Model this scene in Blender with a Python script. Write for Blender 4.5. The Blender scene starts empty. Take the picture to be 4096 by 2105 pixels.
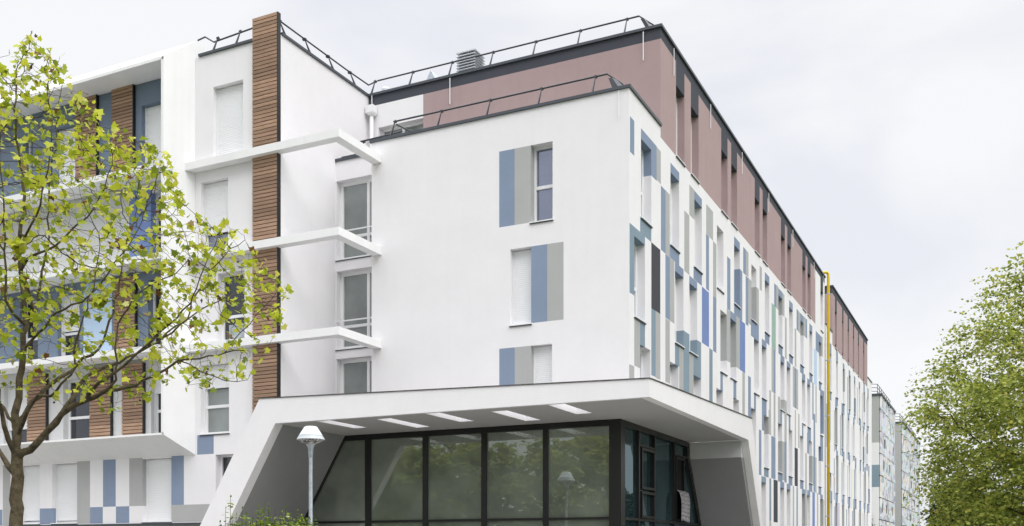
import bpy, math, random
import numpy as np
from mathutils import Vector
D = bpy.data
SC = bpy.context.scene
COL = SC.collection
# ------------------------------------------------------------------ camera
cam_d = D.cameras.new('camera'); cam = D.objects.new('camera', cam_d); COL.objects.link(cam)
cam.location = (0, 0, 1.6)
cam.rotation_euler = (math.radians(90), 0, math.asin(0.4410))
cam_d.sensor_width = 36.0; cam_d.lens = 35.14
cam_d.shift_y = 0.2809
cam_d.clip_start = 0.1; cam_d.clip_end = 3000
SC.camera = cam
SC.view_settings.view_transform = 'Standard'; SC.view_settings.look = 'None'
SC.view_settings.gamma = 1.0; SC.view_settings.use_curve_mapping = False
SC.view_settings.exposure = 0.21
# ------------------------------------------------------------------ sky (overcast) and sun
SUN_EL, SUN_AZ = math.radians(42), math.radians(118)      # azimuth measured from +y towards +x
wd = D.worlds.new('World'); SC.world = wd; wd.use_nodes = True
nt = wd.node_tree; nt.nodes.clear()
def N(t, **k):
    n = nt.nodes.new(t)
    for a, b in k.items(): setattr(n, a, b)
    return n
out = N('ShaderNodeOutputWorld'); bg = N('ShaderNodeBackground'); bg.inputs['Strength'].default_value = 0.10
sky = N('ShaderNodeTexSky', sky_type='NISHITA', sun_disc=False, sun_elevation=SUN_EL, sun_rotation=SUN_AZ)
tc = N('ShaderNodeTexCoord'); mp = N('ShaderNodeMapping'); mp.inputs['Scale'].default_value = (1.0, 1.0, 2.4)
mp.inputs['Location'].default_value = (2.3, 0.4, 0.8)
nt.links.new(tc.outputs['Generated'], mp.inputs[0])
nz = N('ShaderNodeTexNoise'); nz.inputs['Scale'].default_value = 2.1; nz.inputs['Detail'].default_value = 7; nz.inputs['Roughness'].default_value = 0.50; nz.inputs['Distortion'].default_value = 0.5
nt.links.new(mp.outputs[0], nz.inputs['Vector'])
rp = N('ShaderNodeValToRGB')
rp.color_ramp.elements[0].position = 0.42; rp.color_ramp.elements[0].color = (7.5, 7.65, 8.1, 1)
rp.color_ramp.elements[1].position = 0.57; rp.color_ramp.elements[1].color = (8.6, 8.65, 8.75, 1)
nt.links.new(nz.outputs[0], rp.inputs[0])
# brighter towards the zenith, as an overcast sky is
sx = N('ShaderNodeSeparateXYZ'); nt.links.new(tc.outputs['Generated'], sx.inputs[0])
mr = N('ShaderNodeMapRange'); mr.inputs[1].default_value = 0.50; mr.inputs[2].default_value = 1.0; mr.inputs[3].default_value = 1.0; mr.inputs[4].default_value = 4.4
nt.links.new(sx.outputs['Z'], mr.inputs[0])
vm = N('ShaderNodeVectorMath', operation='SCALE'); nt.links.new(rp.outputs[0], vm.inputs[0]); nt.links.new(mr.outputs[0], vm.inputs['Scale'])
mx = N('ShaderNodeMixRGB'); mx.inputs[0].default_value = 0.92
nt.links.new(sky.outputs[0], mx.inputs[1]); nt.links.new(vm.outputs[0], mx.inputs[2])
nt.links.new(mx.outputs[0], bg.inputs['Color']); nt.links.new(bg.outputs[0], out.inputs[0])
sl = D.lights.new('sun', 'SUN'); sun = D.objects.new('sun', sl); COL.objects.link(sun)
sl.energy = 1.0; sl.angle = math.radians(35); sl.color = (1.0, 0.97, 0.93)
sdir = Vector((math.sin(SUN_AZ)*math.cos(SUN_EL), math.cos(SUN_AZ)*math.cos(SUN_EL), math.sin(SUN_EL)))
sun.rotation_euler = (-sdir).to_track_quat('-Z', 'Y').to_euler()
# ------------------------------------------------------------------ materials
def mat(name, col, rough=0.8, spec=0.3, metal=0.0, mott=0.05, mscale=1.2, bump=0.0, bscale=60, streak=0.0, col2=None, island=0.0):
    m = D.materials.new(name); m.use_nodes = True
    t = m.node_tree; b = t.nodes['Principled BSDF']
    b.inputs['Roughness'].default_value = rough; b.inputs['Metallic'].default_value = metal
    b.inputs['Specular IOR Level'].default_value = spec
    c = (*col, 1)
    tcn = t.nodes.new('ShaderNodeTexCoord')
    n1 = t.nodes.new('ShaderNodeTexNoise'); n1.inputs['Scale'].default_value = mscale; n1.inputs['Detail'].default_value = 6; n1.inputs['Roughness'].default_value = 0.65
    t.links.new(tcn.outputs['Object'], n1.inputs['Vector'])
    r1 = t.nodes.new('ShaderNodeMapRange'); r1.inputs[1].default_value = 0.3; r1.inputs[2].default_value = 0.7
    r1.inputs[3].default_value = 1 - mott; r1.inputs[4].default_value = 1 + mott*0.4
    t.links.new(n1.outputs[0], r1.inputs[0])
    fac = r1.outputs[0]
    if streak:
        mpn = t.nodes.new('ShaderNodeMapping'); mpn.inputs['Scale'].default_value = (2.2, 2.2, 0.12)
        t.links.new(tcn.outputs['Object'], mpn.inputs[0])
        n2 = t.nodes.new('ShaderNodeTexNoise'); n2.inputs['Scale'].default_value = 2.0; n2.inputs['Detail'].default_value = 5
        t.links.new(mpn.outputs[0], n2.inputs['Vector'])
        r2 = t.nodes.new('ShaderNodeMapRange'); r2.inputs[1].default_value = 0.5; r2.inputs[2].default_value = 0.8; r2.inputs[3].default_value = 1.0; r2.inputs[4].default_value = 1 - streak
        t.links.new(n2.outputs[0], r2.inputs[0])
        mm = t.nodes.new('ShaderNodeMath'); mm.operation = 'MULTIPLY'; t.links.new(fac, mm.inputs[0]); t.links.new(r2.outputs[0], mm.inputs[1]); fac = mm.outputs[0]
    vs = t.nodes.new('ShaderNodeVectorMath'); vs.operation = 'SCALE'; t.links.new(fac, vs.inputs['Scale'])
    if col2 is not None or island:
        g = t.nodes.new('ShaderNodeNewGeometry')
        mxn = t.nodes.new('ShaderNodeMixRGB'); mxn.inputs[1].default_value = c; mxn.inputs[2].default_value = (*(col2 or col), 1)
        t.links.new(g.outputs['Random Per Island'], mxn.inputs[0]); t.links.new(mxn.outputs[0], vs.inputs[0])
    else:
        vs.inputs[0].default_value = col
    t.links.new(vs.outputs[0], b.inputs['Base Color'])
    if bump:
        n3 = t.nodes.new('ShaderNodeTexNoise'); n3.inputs['Scale'].default_value = bscale; n3.inputs['Detail'].default_value = 3
        t.links.new(tcn.outputs['Object'], n3.inputs['Vector'])
        bp = t.nodes.new('ShaderNodeBump'); bp.inputs['Strength'].default_value = bump; bp.inputs['Distance'].default_value = 0.02
        t.links.new(n3.outputs[0], bp.inputs['Height']); t.links.new(bp.outputs[0], b.inputs['Normal'])
    return m
def stucco(name, col, mott=0.04, streak=0.03): return mat(name, col, 0.9, 0.15, mott=mott, mscale=0.9, bump=0.25, bscale=45, streak=streak)
M = {}
M['W'] = stucco('white_stucco', (0.838, 0.822, 0.838), 0.035, 0.02)
M['b'] = stucco('blue_stucco', (0.25, 0.308, 0.42), 0.07)
M['t'] = stucco('steel_blue_stucco', (0.245, 0.32, 0.385), 0.07)
M['g'] = stucco('grey_stucco', (0.44, 0.445, 0.44), 0.06)
M['d'] = stucco('charcoal_stucco', (0.075, 0.075, 0.088), 0.08)
M['v'] = stucco('vivid_blue_stucco', (0.19, 0.265, 0.51), 0.07)
M['n'] = stucco('sage_green_stucco', (0.33, 0.46, 0.41), 0.06)
M['s'] = stucco('sky_blue_stucco', (0.50, 0.64, 0.82), 0.05)
M['y'] = stucco('pale_yellow_stucco', (0.72, 0.74, 0.52), 0.05)
M['l'] = stucco('lilac_stucco', (0.55, 0.47, 0.62), 0.05)
M['c'] = stucco('aqua_stucco', (0.48, 0.66, 0.69), 0.05)
M['k'] = stucco('dusty_pink_stucco', (0.425, 0.315, 0.315), 0.06, 0.05)
M['x'] = stucco('dark_band_stucco', (0.078, 0.082, 0.10), 0.08)
M['B'] = stucco('slate_blue_stucco', (0.19, 0.238, 0.315), 0.06)
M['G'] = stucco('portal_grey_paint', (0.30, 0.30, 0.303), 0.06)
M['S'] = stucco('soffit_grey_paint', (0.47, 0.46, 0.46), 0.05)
M['H'] = stucco('pale_grey_stucco', (0.62, 0.625, 0.63), 0.04)
M['coping'] = mat('dark_metal_coping', (0.075, 0.085, 0.10), 0.45, 0.5, 0.3, mott=0.1)
M['rail'] = mat('dark_painted_steel', (0.045, 0.05, 0.06), 0.4, 0.5, 0.2, mott=0.1)
M['pvc'] = mat('white_plastic', (0.84, 0.84, 0.85), 0.35, 0.5, mott=0.02)
M['shut'] = mat('white_roller_shutter', (0.82, 0.825, 0.84), 0.45, 0.4, mott=0.03)
M['beam'] = mat('white_painted_beam', (0.86, 0.86, 0.86), 0.6, 0.3, mott=0.03, streak=0.05)
M['alu'] = mat('black_aluminium', (0.012, 0.012, 0.013), 0.35, 0.5, mott=0.1)
M['grime'] = mat('weathered_edge_strip', (0.12, 0.12, 0.12), 0.7, 0.3, mott=0.7, mscale=6)
M['galv'] = mat('galvanised_steel', (0.50, 0.55, 0.60), 0.42, 0.5, 0.55, mott=0.25, mscale=14)
M['lampw'] = mat('white_lamp_shell', (0.66, 0.70, 0.74), 0.35, 0.5, mott=0.02)
M['yel'] = mat('yellow_pipe_paint', (0.72, 0.50, 0.012), 0.4, 0.5, mott=0.08)
M['louv'] = mat('louvre_metal', (0.62, 0.64, 0.67), 0.45, 0.5, 0.2, mott=0.06)
M['louvd'] = mat('louvre_shadow_box', (0.12, 0.12, 0.13), 0.8)
M['roof'] = mat('roof_gravel', (0.33, 0.32, 0.31), 0.95, 0.1, mott=0.3, mscale=8)
M['dark'] = mat('dark_interior', (0.02, 0.02, 0.022), 0.9)
M['cloth'] = mat('grey_patterned_towel', (0.42, 0.40, 0.43), 0.95, 0.1, mott=0.55, mscale=16)
M['cloth2'] = mat('pale_pink_cloth', (0.66, 0.56, 0.58), 0.95, 0.1, mott=0.3, mscale=12)
M['cloth3'] = mat('pale_room_cloth', (0.45, 0.50, 0.52), 0.95, 0.1, mott=0.3, mscale=5)

def glass(name, base, refl, tint=(0.9, 0.93, 1.0), rough=0.015):
    m = D.materials.new(name); m.use_nodes = True; t = m.node_tree
    t.nodes.clear()
    o = t.nodes.new('ShaderNodeOutputMaterial'); d = t.nodes.new('ShaderNodeBsdfDiffuse'); g = t.nodes.new('ShaderNodeBsdfGlossy')
    tcn = t.nodes.new('ShaderNodeTexCoord'); n1 = t.nodes.new('ShaderNodeTexNoise'); n1.inputs['Scale'].default_value = 0.7; n1.inputs['Detail'].default_value = 3
    t.links.new(tcn.outputs['Object'], n1.inputs['Vector'])
    rp = t.nodes.new('ShaderNodeValToRGB'); rp.color_ramp.elements[0].position = 0.35; rp.color_ramp.elements[1].position = 0.7
    rp.color_ramp.elements[0].color = (*[x*0.7 for x in base], 1); rp.color_ramp.elements[1].color = (*[x*1.25 for x in base], 1)
    t.links.new(n1.outputs[0], rp.inputs[0]); t.links.new(rp.outputs[0], d.inputs['Color'])
    g.inputs['Color'].default_value = (*tint, 1); g.inputs['Roughness'].default_value = rough
    # very slight pane waviness
    n2 = t.nodes.new('ShaderNodeTexNoise'); n2.inputs['Scale'].default_value = 1.3; n2.inputs['Detail'].default_value = 1
    t.links.new(tcn.outputs['Object'], n2.inputs['Vector'])
    bp = t.nodes.new('ShaderNodeBump'); bp.inputs['Strength'].default_value = 0.04; bp.inputs['Distance'].default_value = 0.05
    t.links.new(n2.outputs[0], bp.inputs['Height']); t.links.new(bp.outputs[0], g.inputs['Normal'])
    lw = t.nodes.new('ShaderNodeLayerWeight'); lw.inputs['Blend'].default_value = 0.35
    mr = t.nodes.new('ShaderNodeMapRange'); mr.inputs[3].default_value = refl; mr.inputs[4].default_value = min(1, refl+0.75)
    t.links.new(lw.outputs['Fresnel'], mr.inputs[0])
    mx = t.nodes.new('ShaderNodeMixShader'); t.links.new(mr.outputs[0], mx.inputs[0]); t.links.new(d.outputs[0], mx.inputs[1]); t.links.new(g.outputs[0], mx.inputs[2])
    t.links.new(mx.outputs[0], o.inputs[0])
    return m
M['glass'] = glass('window_glass', (0.09, 0.10, 0.13), 0.24, (0.72, 0.78, 1.0))
M['glassd'] = glass('dark_window_glass', (0.02, 0.022, 0.024), 0.05)
M['glassr'] = glass('room_window_glass', (0.235, 0.26, 0.245), 0.06)
M['glassb'] = glass('entrance_glass', (0.20, 0.228, 0.19), 0.16, (0.72, 0.77, 0.73))
M['glasst'] = glass('teal_tinted_glass', (0.025, 0.045, 0.05), 0.10, (0.62, 0.80, 0.85))

def wood():
    m = D.materials.new('larch_slats'); m.use_nodes = True; t = m.node_tree; b = t.nodes['Principled BSDF']
    b.inputs['Roughness'].default_value = 0.75; b.inputs['Specular IOR Level'].default_value = 0.2
    tcn = t.nodes.new('ShaderNodeTexCoord'); g = t.nodes.new('ShaderNodeNewGeometry')
    mp = t.nodes.new('ShaderNodeMapping'); mp.inputs['Scale'].default_value = (0.9, 0.9, 22); t.links.new(tcn.outputs['Object'], mp.inputs[0])
    n = t.nodes.new('ShaderNodeTexNoise'); n.inputs['Scale'].default_value = 2.5; n.inputs['Detail'].default_value = 8; n.inputs['Roughness'].default_value = 0.7; n.inputs['Distortion'].default_value = 0.6
    t.links.new(mp.outputs[0], n.inputs['Vector'])
    rp = t.nodes.new('ShaderNodeValToRGB'); e = rp.color_ramp.elements
    e[0].position = 0.3; e[0].color = (0.235, 0.145, 0.098, 1); e[1].position = 0.72; e[1].color = (0.49, 0.325, 0.225, 1)
    t.links.new(n.outputs[0], rp.inputs[0])
    mr = t.nodes.new('ShaderNodeMapRange'); mr.inputs[3].default_value = 0.72; mr.inputs[4].default_value = 1.2; t.links.new(g.outputs['Random Per Island'], mr.inputs[0])
    vs = t.nodes.new('ShaderNodeVectorMath'); vs.operation = 'SCALE'; t.links.new(rp.outputs[0], vs.inputs[0]); t.links.new(mr.outputs[0], vs.inputs['Scale'])
    t.links.new(vs.outputs[0], b.inputs['Base Color'])
    return m
M['wood'] = wood()

def leafmat(name, stops, trans=0.35, tcol=(0.5, 0.55, 0.05)):
    m = D.materials.new(name); m.use_nodes = True; t = m.node_tree; t.nodes.clear()
    o = t.nodes.new('ShaderNodeOutputMaterial'); g = t.nodes.new('ShaderNodeNewGeometry')
    rp = t.nodes.new('ShaderNodeValToRGB'); e = rp.color_ramp.elements
    e[0].position, e[0].color = stops[0][0], (*stops[0][1], 1); e[1].position, e[1].color = stops[-1][0], (*stops[-1][1], 1)
    for p, c in stops[1:-1]:
        q = e.new(p); q.color = (*c, 1)
    t.links.new(g.outputs['Random Per Island'], rp.inputs[0])
    b = t.nodes.new('ShaderNodeBsdfPrincipled'); b.inputs['Roughness'].default_value = 0.55; b.inputs['Specular IOR Level'].default_value = 0.35
    t.links.new(rp.outputs[0], b.inputs['Base Color'])
    tr = t.nodes.new('ShaderNodeBsdfTranslucent'); t.links.new(rp.outputs[0], tr.inputs['Color'])
    mx = t.nodes.new('ShaderNodeMixShader'); mx.inputs[0].default_value = trans
    t.links.new(b.outputs[0], mx.inputs[1]); t.links.new(tr.outputs[0], mx.inputs[2]); t.links.new(mx.outputs[0], o.inputs[0])
    return m
M['leaf'] = leafmat('plane_leaf', [(0.0, (0.15, 0.21, 0.02)), (0.25, (0.33, 0.40, 0.028)), (0.55, (0.50, 0.55, 0.038)), (0.86, (0.62, 0.60, 0.06)), (0.95, (0.64, 0.63, 0.24)), (0.975, (0.20, 0.09, 0.03)), (1.0, (0.10, 0.045, 0.02))], 0.45)
M['leaf2'] = leafmat('linden_leaf', [(0.0, (0.10, 0.14, 0.025)), (0.45, (0.30, 0.36, 0.065)), (0.85, (0.48, 0.51, 0.11)), (1.0, (0.60, 0.52, 0.13))], 0.48)  # darkest leaf tone puts the deeper shade inside the crown into the colour
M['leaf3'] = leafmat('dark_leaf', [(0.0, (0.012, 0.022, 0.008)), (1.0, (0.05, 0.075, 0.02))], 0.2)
M['leaf4'] = leafmat('shrub_leaf', [(0.0, (0.06, 0.12, 0.012)), (0.6, (0.18, 0.27, 0.03)), (0.9, (0.34, 0.40, 0.06)), (1.0, (0.42, 0.48, 0.25))], 0.35)
M['bark'] = mat('mottled_bark', (0.13, 0.105, 0.065), 0.9, 0.2, mott=0.65, mscale=9, bump=0.8, bscale=22)
M['bark2'] = mat('brown_bark', (0.075, 0.055, 0.04), 0.9, 0.2, mott=0.4, mscale=9)
M['barkm'] = mat('mossy_bark', (0.085, 0.08, 0.03), 0.9, 0.2, mott=0.6, mscale=12, bump=0.6, bscale=25)
M['grass'] = mat('lawn_grass', (0.06, 0.09, 0.02), 0.95, 0.1, mott=0.5, mscale=3)
M['asph'] = mat('asphalt', (0.055, 0.055, 0.058), 0.9, 0.2, mott=0.3, mscale=4, bump=0.4, bscale=80)
M['pave'] = mat('concrete_paving', (0.34, 0.33, 0.31), 0.9, 0.2, mott=0.25, mscale=2, bump=0.3, bscale=40)

# ------------------------------------------------------------------ mesh builder
def wloc(o):
    v = Vector((0, 0, 0))
    while o is not None:
        v += o.location; o = o.parent
    return v
class MB:
    def __init__(s): s.v = []; s.f = []; s.m = []
    def face(s, pts, m=0):
        i = len(s.v); s.v += [tuple(p) for p in pts]; s.f.append(tuple(range(i, i+len(pts)))); s.m.append(m)
    def hexa(s, p, m=0):
        i = len(s.v); s.v += [tuple(q) for q in p]
        for f in ((3,2,1,0),(4,5,6,7),(0,1,5,4),(1,2,6,5),(2,3,7,6),(3,0,4,7)):
            s.f.append(tuple(i+k for k in f)); s.m.append(m)
    def box(s, x0, x1, y0, y1, z0, z1, m=0):
        s.hexa([(x0,y0,z0),(x1,y0,z0),(x1,y1,z0),(x0,y1,z0),(x0,y0,z1),(x1,y0,z1),(x1,y1,z1),(x0,y1,z1)], m)
    def pbox(s, P, a0, a1, z0, z1, d0, d1, m=0):          # box given in a wall's own frame (along, up, depth)
        s.hexa([P(a0,z0,d0),P(a1,z0,d0),P(a1,z0,d1),P(a0,z0,d1),P(a0,z1,d0),P(a1,z1,d0),P(a1,z1,d1),P(a0,z1,d1)], m)
    def prism(s, P, poly, d0, d1, m=0):
        n = len(poly); i = len(s.v)
        s.v += [P(a,z,d0) for a,z in poly] + [P(a,z,d1) for a,z in poly]
        s.f.append(tuple(range(i,i+n))); s.m.append(m); s.f.append(tuple(range(i+2*n-1,i+n-1,-1))); s.m.append(m)
        for k in range(n):
            k2 = (k+1) % n; s.f.append((i+k, i+n+k, i+n+k2, i+k2)); s.m.append(m)
    def tube(s, pts, rad, n=6, m=0, cap=True):
        pts = [Vector(p) for p in pts]
        if not hasattr(rad, '__len__'): rad = [rad]*len(pts)
        i = len(s.v); up = Vector((0.13, 0.21, 1)).normalized(); prev = None
        for k, p in enumerate(pts):
            d = (pts[min(k+1, len(pts)-1)] - pts[max(k-1, 0)])
            d = d.normalized() if d.length > 1e-9 else Vector((0,0,1))
            if prev is None:
                a = d.cross(Vector((1,0,0)) if abs(d.z) > 0.9 else up).normalized()
            else:
                a = (prev - d*prev.dot(d))
                a = a.normalized() if a.length > 1e-6 else d.orthogonal().normalized()
            prev = a; b = d.cross(a)
            for j in range(n):
                t = 2*math.pi*j/n; q = p + (a*math.cos(t) + b*math.sin(t))*rad[k]; s.v.append(tuple(q))
        for k in range(len(pts)-1):
            for j in range(n):
                j2 = (j+1) % n; s.f.append((i+k*n+j, i+k*n+j2, i+(k+1)*n+j2, i+(k+1)*n+j)); s.m.append(m)
        if cap:
            s.f.append(tuple(i+j for j in range(n-1,-1,-1))); s.m.append(m)
            e = i+(len(pts)-1)*n; s.f.append(tuple(e+j for j in range(n))); s.m.append(m)
    def lathe(s, c, prof, n=24, m=0):
        i = len(s.v)
        for r, z in prof:
            for j in range(n):
                t = 2*math.pi*j/n; s.v.append((c[0]+r*math.cos(t), c[1]+r*math.sin(t), c[2]+z))
        for k in range(len(prof)-1):
            for j in range(n):
                j2 = (j+1) % n; s.f.append((i+k*n+j, i+k*n+j2, i+(k+1)*n+j2, i+(k+1)*n+j)); s.m.append(m)
    def build(s, name, mats, parent=None, smooth=False):
        me = D.meshes.new(name); off = wloc(parent) if parent is not None else Vector((0,0,0))
        me.from_pydata([(x-off.x, y-off.y, z-off.z) for x,y,z in s.v], [], s.f)
        if not isinstance(mats, (list, tuple)): mats = [mats]
        for q in mats: me.materials.append(M[q] if isinstance(q, str) else q)
        me.polygons.foreach_set('material_index', s.m)
        if smooth: me.polygons.foreach_set('use_smooth', [True]*len(s.f))
        me.update()
        o = D.objects.new(name, me); COL.objects.link(o)
        if parent is not None: o.parent = parent
        return o
def np_mesh(name, verts, k, mats, parent):                    # many separate k-sided faces
    me = D.meshes.new(name); n = len(verts)//k
    off = wloc(parent) if parent is not None else Vector((0,0,0))
    verts = np.asarray(verts, dtype=np.float32) - np.array(off, dtype=np.float32)
    me.vertices.add(len(verts)); me.vertices.foreach_set('co', verts.ravel())
    me.loops.add(len(verts)); me.loops.foreach_set('vertex_index', np.arange(len(verts), dtype=np.int32))
    me.polygons.add(n); me.polygons.foreach_set('loop_start', np.arange(0, len(verts), k, dtype=np.int32))
    me.polygons.foreach_set('loop_total', np.full(n, k, dtype=np.int32))
    me.materials.append(M[mats]); me.update(calc_edges=True); me.validate()
    o = D.objects.new(name, me); COL.objects.link(o); o.parent = parent
    return o
def tag(o, label, cat, group=None, kind=None):
    o['label'] = label; o['category'] = cat
    if group: o['group'] = group
    if kind: o['kind'] = kind
    return o
def thing(name, label, cat, loc, group=None):
    o = D.objects.new(name, None); o.empty_display_size = 0.3; COL.objects.link(o); o.location = loc
    return tag(o, label, cat, group)
def FY(y0): return lambda a, z, d: (a, y0+d, z)               # wall facing the street front (-y)
def FX(x0): return lambda a, z, d: (x0-d, a, z)               # wall facing the side street (+x)

KEYS = ['W','b','t','g','d','v','n','s','k','x','B','H','y','l','c']
def facade(name, P, rect, holes, paints, parent, base='W', dep=0.30, cuts=(), extra=None):
    """One wall mesh: a grid of cells with real openings and painted fields; reveals take the colour beside them."""
    a0, a1, z0, z1 = rect
    A = sorted({round(x,3) for x in [a0,a1]+[q for h in holes for q in h[:2]]+[q for p in paints for q in p[1:3]]+[q for h in cuts for q in h[:2]] if a0 <= x <= a1})
    Zs = sorted({round(x,3) for x in [z0,z1]+[q for h in holes for q in h[2:4]]+[q for p in paints for q in p[3:5]]+[q for h in cuts for q in h[2:4]] if z0 <= x <= z1})
    def colour(a, z):
        c = base
        for p in paints:
            if p[1] < a < p[2] and p[3] < z < p[4]: c = p[0]
        return KEYS.index(c)
    mb = MB(); e = 0.004
    hl = list(holes)+list(cuts)
    for i in range(len(A)-1):
        am = (A[i]+A[i+1])/2; run = None
        for j in range(len(Zs)-1):
            zm = (Zs[j]+Zs[j+1])/2
            c = None if any(h[0] < am < h[1] and h[2] < zm < h[3] for h in hl) else colour(am, zm)
            if run and run[0] == c: run[2] = Zs[j+1]
            else:
                if run and run[0] is not None: mb.face([P(A[i],run[1],0),P(A[i+1],run[1],0),P(A[i+1],run[2],0),P(A[i],run[2],0)], run[0])
                run = [c, Zs[j], Zs[j+1]]
        if run and run[0] is not None: mb.face([P(A[i],run[1],0),P(A[i+1],run[1],0),P(A[i+1],run[2],0),P(A[i],run[2],0)], run[0])
    for h in holes:
        for j in range(len(Zs)-1):
            zm = (Zs[j]+Zs[j+1])/2
            if h[2] < zm < h[3]:
                for a, s in ((h[0],-1),(h[1],1)):
                    c = colour(a+s*0.02, zm); mb.face([P(a,Zs[j],0),P(a,Zs[j],dep),P(a,Zs[j+1],dep),P(a,Zs[j+1],0)], c)
        for i in range(len(A)-1):
            am = (A[i]+A[i+1])/2
            if h[0] < am < h[1]:
                for z, s in ((h[2],-1),(h[3],1)):
                    c = colour(am, z+s*0.02); mb.face([P(A[i],z,0),P(A[i+1],z,0),P(A[i+1],z,dep),P(A[i],z,dep)], c)
    if extra: extra(mb)
    return mb.build(name, KEYS, parent)
def window(P, h, parent, dep=0.28, shut=None, split=0.42, pane='glass', sill=True, vsplit=None, label=None, framemat='pvc', fwid=0.065):
    """window part (its frame) > pane, sill, shutter"""
    a0, a1, z0, z1 = h; fw = fwid
    d0, d1 = dep-0.05, dep+0.03
    f = MB()
    f.pbox(P, a0-0.01, a0+fw, z0, z1, d0, d1); f.pbox(P, a1-fw, a1+0.01, z0, z1, d0, d1)
    f.pbox(P, a0+fw, a1-fw, z0, z0+fw, d0, d1); f.pbox(P, a0+fw, a1-fw, z1-fw, z1, d0, d1)
    if split:
        zs = z0+(z1-z0)*split; f.pbox(P, a0+fw, a1-fw, zs-0.045, zs+0.045, d0-0.004, d1)
    if vsplit:
        for q in vsplit: f.pbox(P, a0+(a1-a0)*q-0.05, a0+(a1-a0)*q+0.05, z0+fw, z1-fw, d0-0.008, d1)
    w = f.build('window', framemat, parent)
    if label: w['label'] = label
    p = MB(); p.face([P(a0+0.02,z0+0.02,dep),P(a1-0.02,z0+0.02,dep),P(a1-0.02,z1-0.02,dep),P(a0+0.02,z1-0.02,dep)])
    p.build('pane', pane, w)
    if sill:
        s = MB(); s.pbox(P, a0-0.03, a1+0.03, z0-0.03, z0-0.003, -0.05, dep-0.06); s.build('sill', 'pvc', w)
        u = MB(); u.pbox(P, a0-0.025, a1+0.025, z0-0.055, z0-0.032, -0.035, 0.0); u.build('sill_edge', 'coping', w)
    if shut is not None:
        zb = z0+(z1-z0)*shut+0.01; s = MB(); z = z1-0.012; k = 0.055; ds = dep-0.085
        while z > zb+0.005:
            zn = max(z-k, zb)
            zm = z-(z-zn)*0.8
            s.face([P(a0+0.03,zm,ds-0.005),P(a1-0.03,zm,ds-0.005),P(a1-0.03,z,ds),P(a0+0.03,z,ds)])
            s.face([P(a0+0.03,zn,ds),P(a1-0.03,zn,ds),P(a1-0.03,zm,ds-0.005),P(a0+0.03,zm,ds-0.005)])
            z = zn
        s.pbox(P, a0+0.03, a1-0.03, zb-0.05, zb, ds-0.015, ds+0.01)
        s.pbox(P, a0+0.002, a0+0.03, z0, z1, ds-0.03, ds+0.03); s.pbox(P, a1-0.03, a1-0.002, z0, z1, ds-0.03, ds+0.03)
        s.build('roller_shutter', 'shut', w)
    return w
# ------------------------------------------------------------------ measured openings and painted fields (metres: along, along, up, up)
WIN = [(25.681,26.581,7.94,10.1), (26.165,27.065,5.1,7.26), (26.238,27.138,10.78,12.94), (28.887,29.787,5.1,7.26), (28.954,29.854,10.78,12.94), (29.413,30.312,7.94,10.1), (30.957,31.857,7.94,10.1), (31.436,32.336,5.1,7.26), (31.533,32.433,10.78,12.94), (34.287,35.187,5.1,7.26), (34.371,35.272,10.78,12.94), (34.835,35.735,7.94,10.1), (36.279,37.179,7.94,10.1), (36.736,37.636,5.1,7.26), (36.84,37.74,10.78,12.94), (39.584,40.484,5.1,7.26), (39.678,40.579,10.78,12.94), (40.129,41.029,7.94,10.1), (41.495,42.395,1.85,4.43), (41.585,42.485,7.94,10.1), (42.007,42.907,5.1,7.26), (42.157,43.058,10.78,12.94), (44.886,45.786,5.1,7.26), (44.978,45.879,10.78,12.94), (45.377,46.277,1.85,4.43), (45.43,46.33,7.94,10.1), (46.863,47.763,7.94,10.1), (46.871,47.771,1.85,4.43), (47.336,48.236,5.1,7.26), (47.443,48.343,10.78,12.94), (50.249,51.149,5.1,7.26), (50.32,51.221,10.78,12.94), (50.746,51.646,1.85,4.43), (50.758,51.658,7.94,10.1), (52.198,53.098,1.85,4.43), (52.237,53.138,7.94,10.1), (52.73,53.63,5.1,7.26), (52.855,53.755,10.78,12.94), (55.697,56.597,5.1,7.26), (55.808,56.709,10.78,12.94), (56.238,57.138,7.94,10.1), (56.245,57.146,1.85,4.43)]
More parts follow.
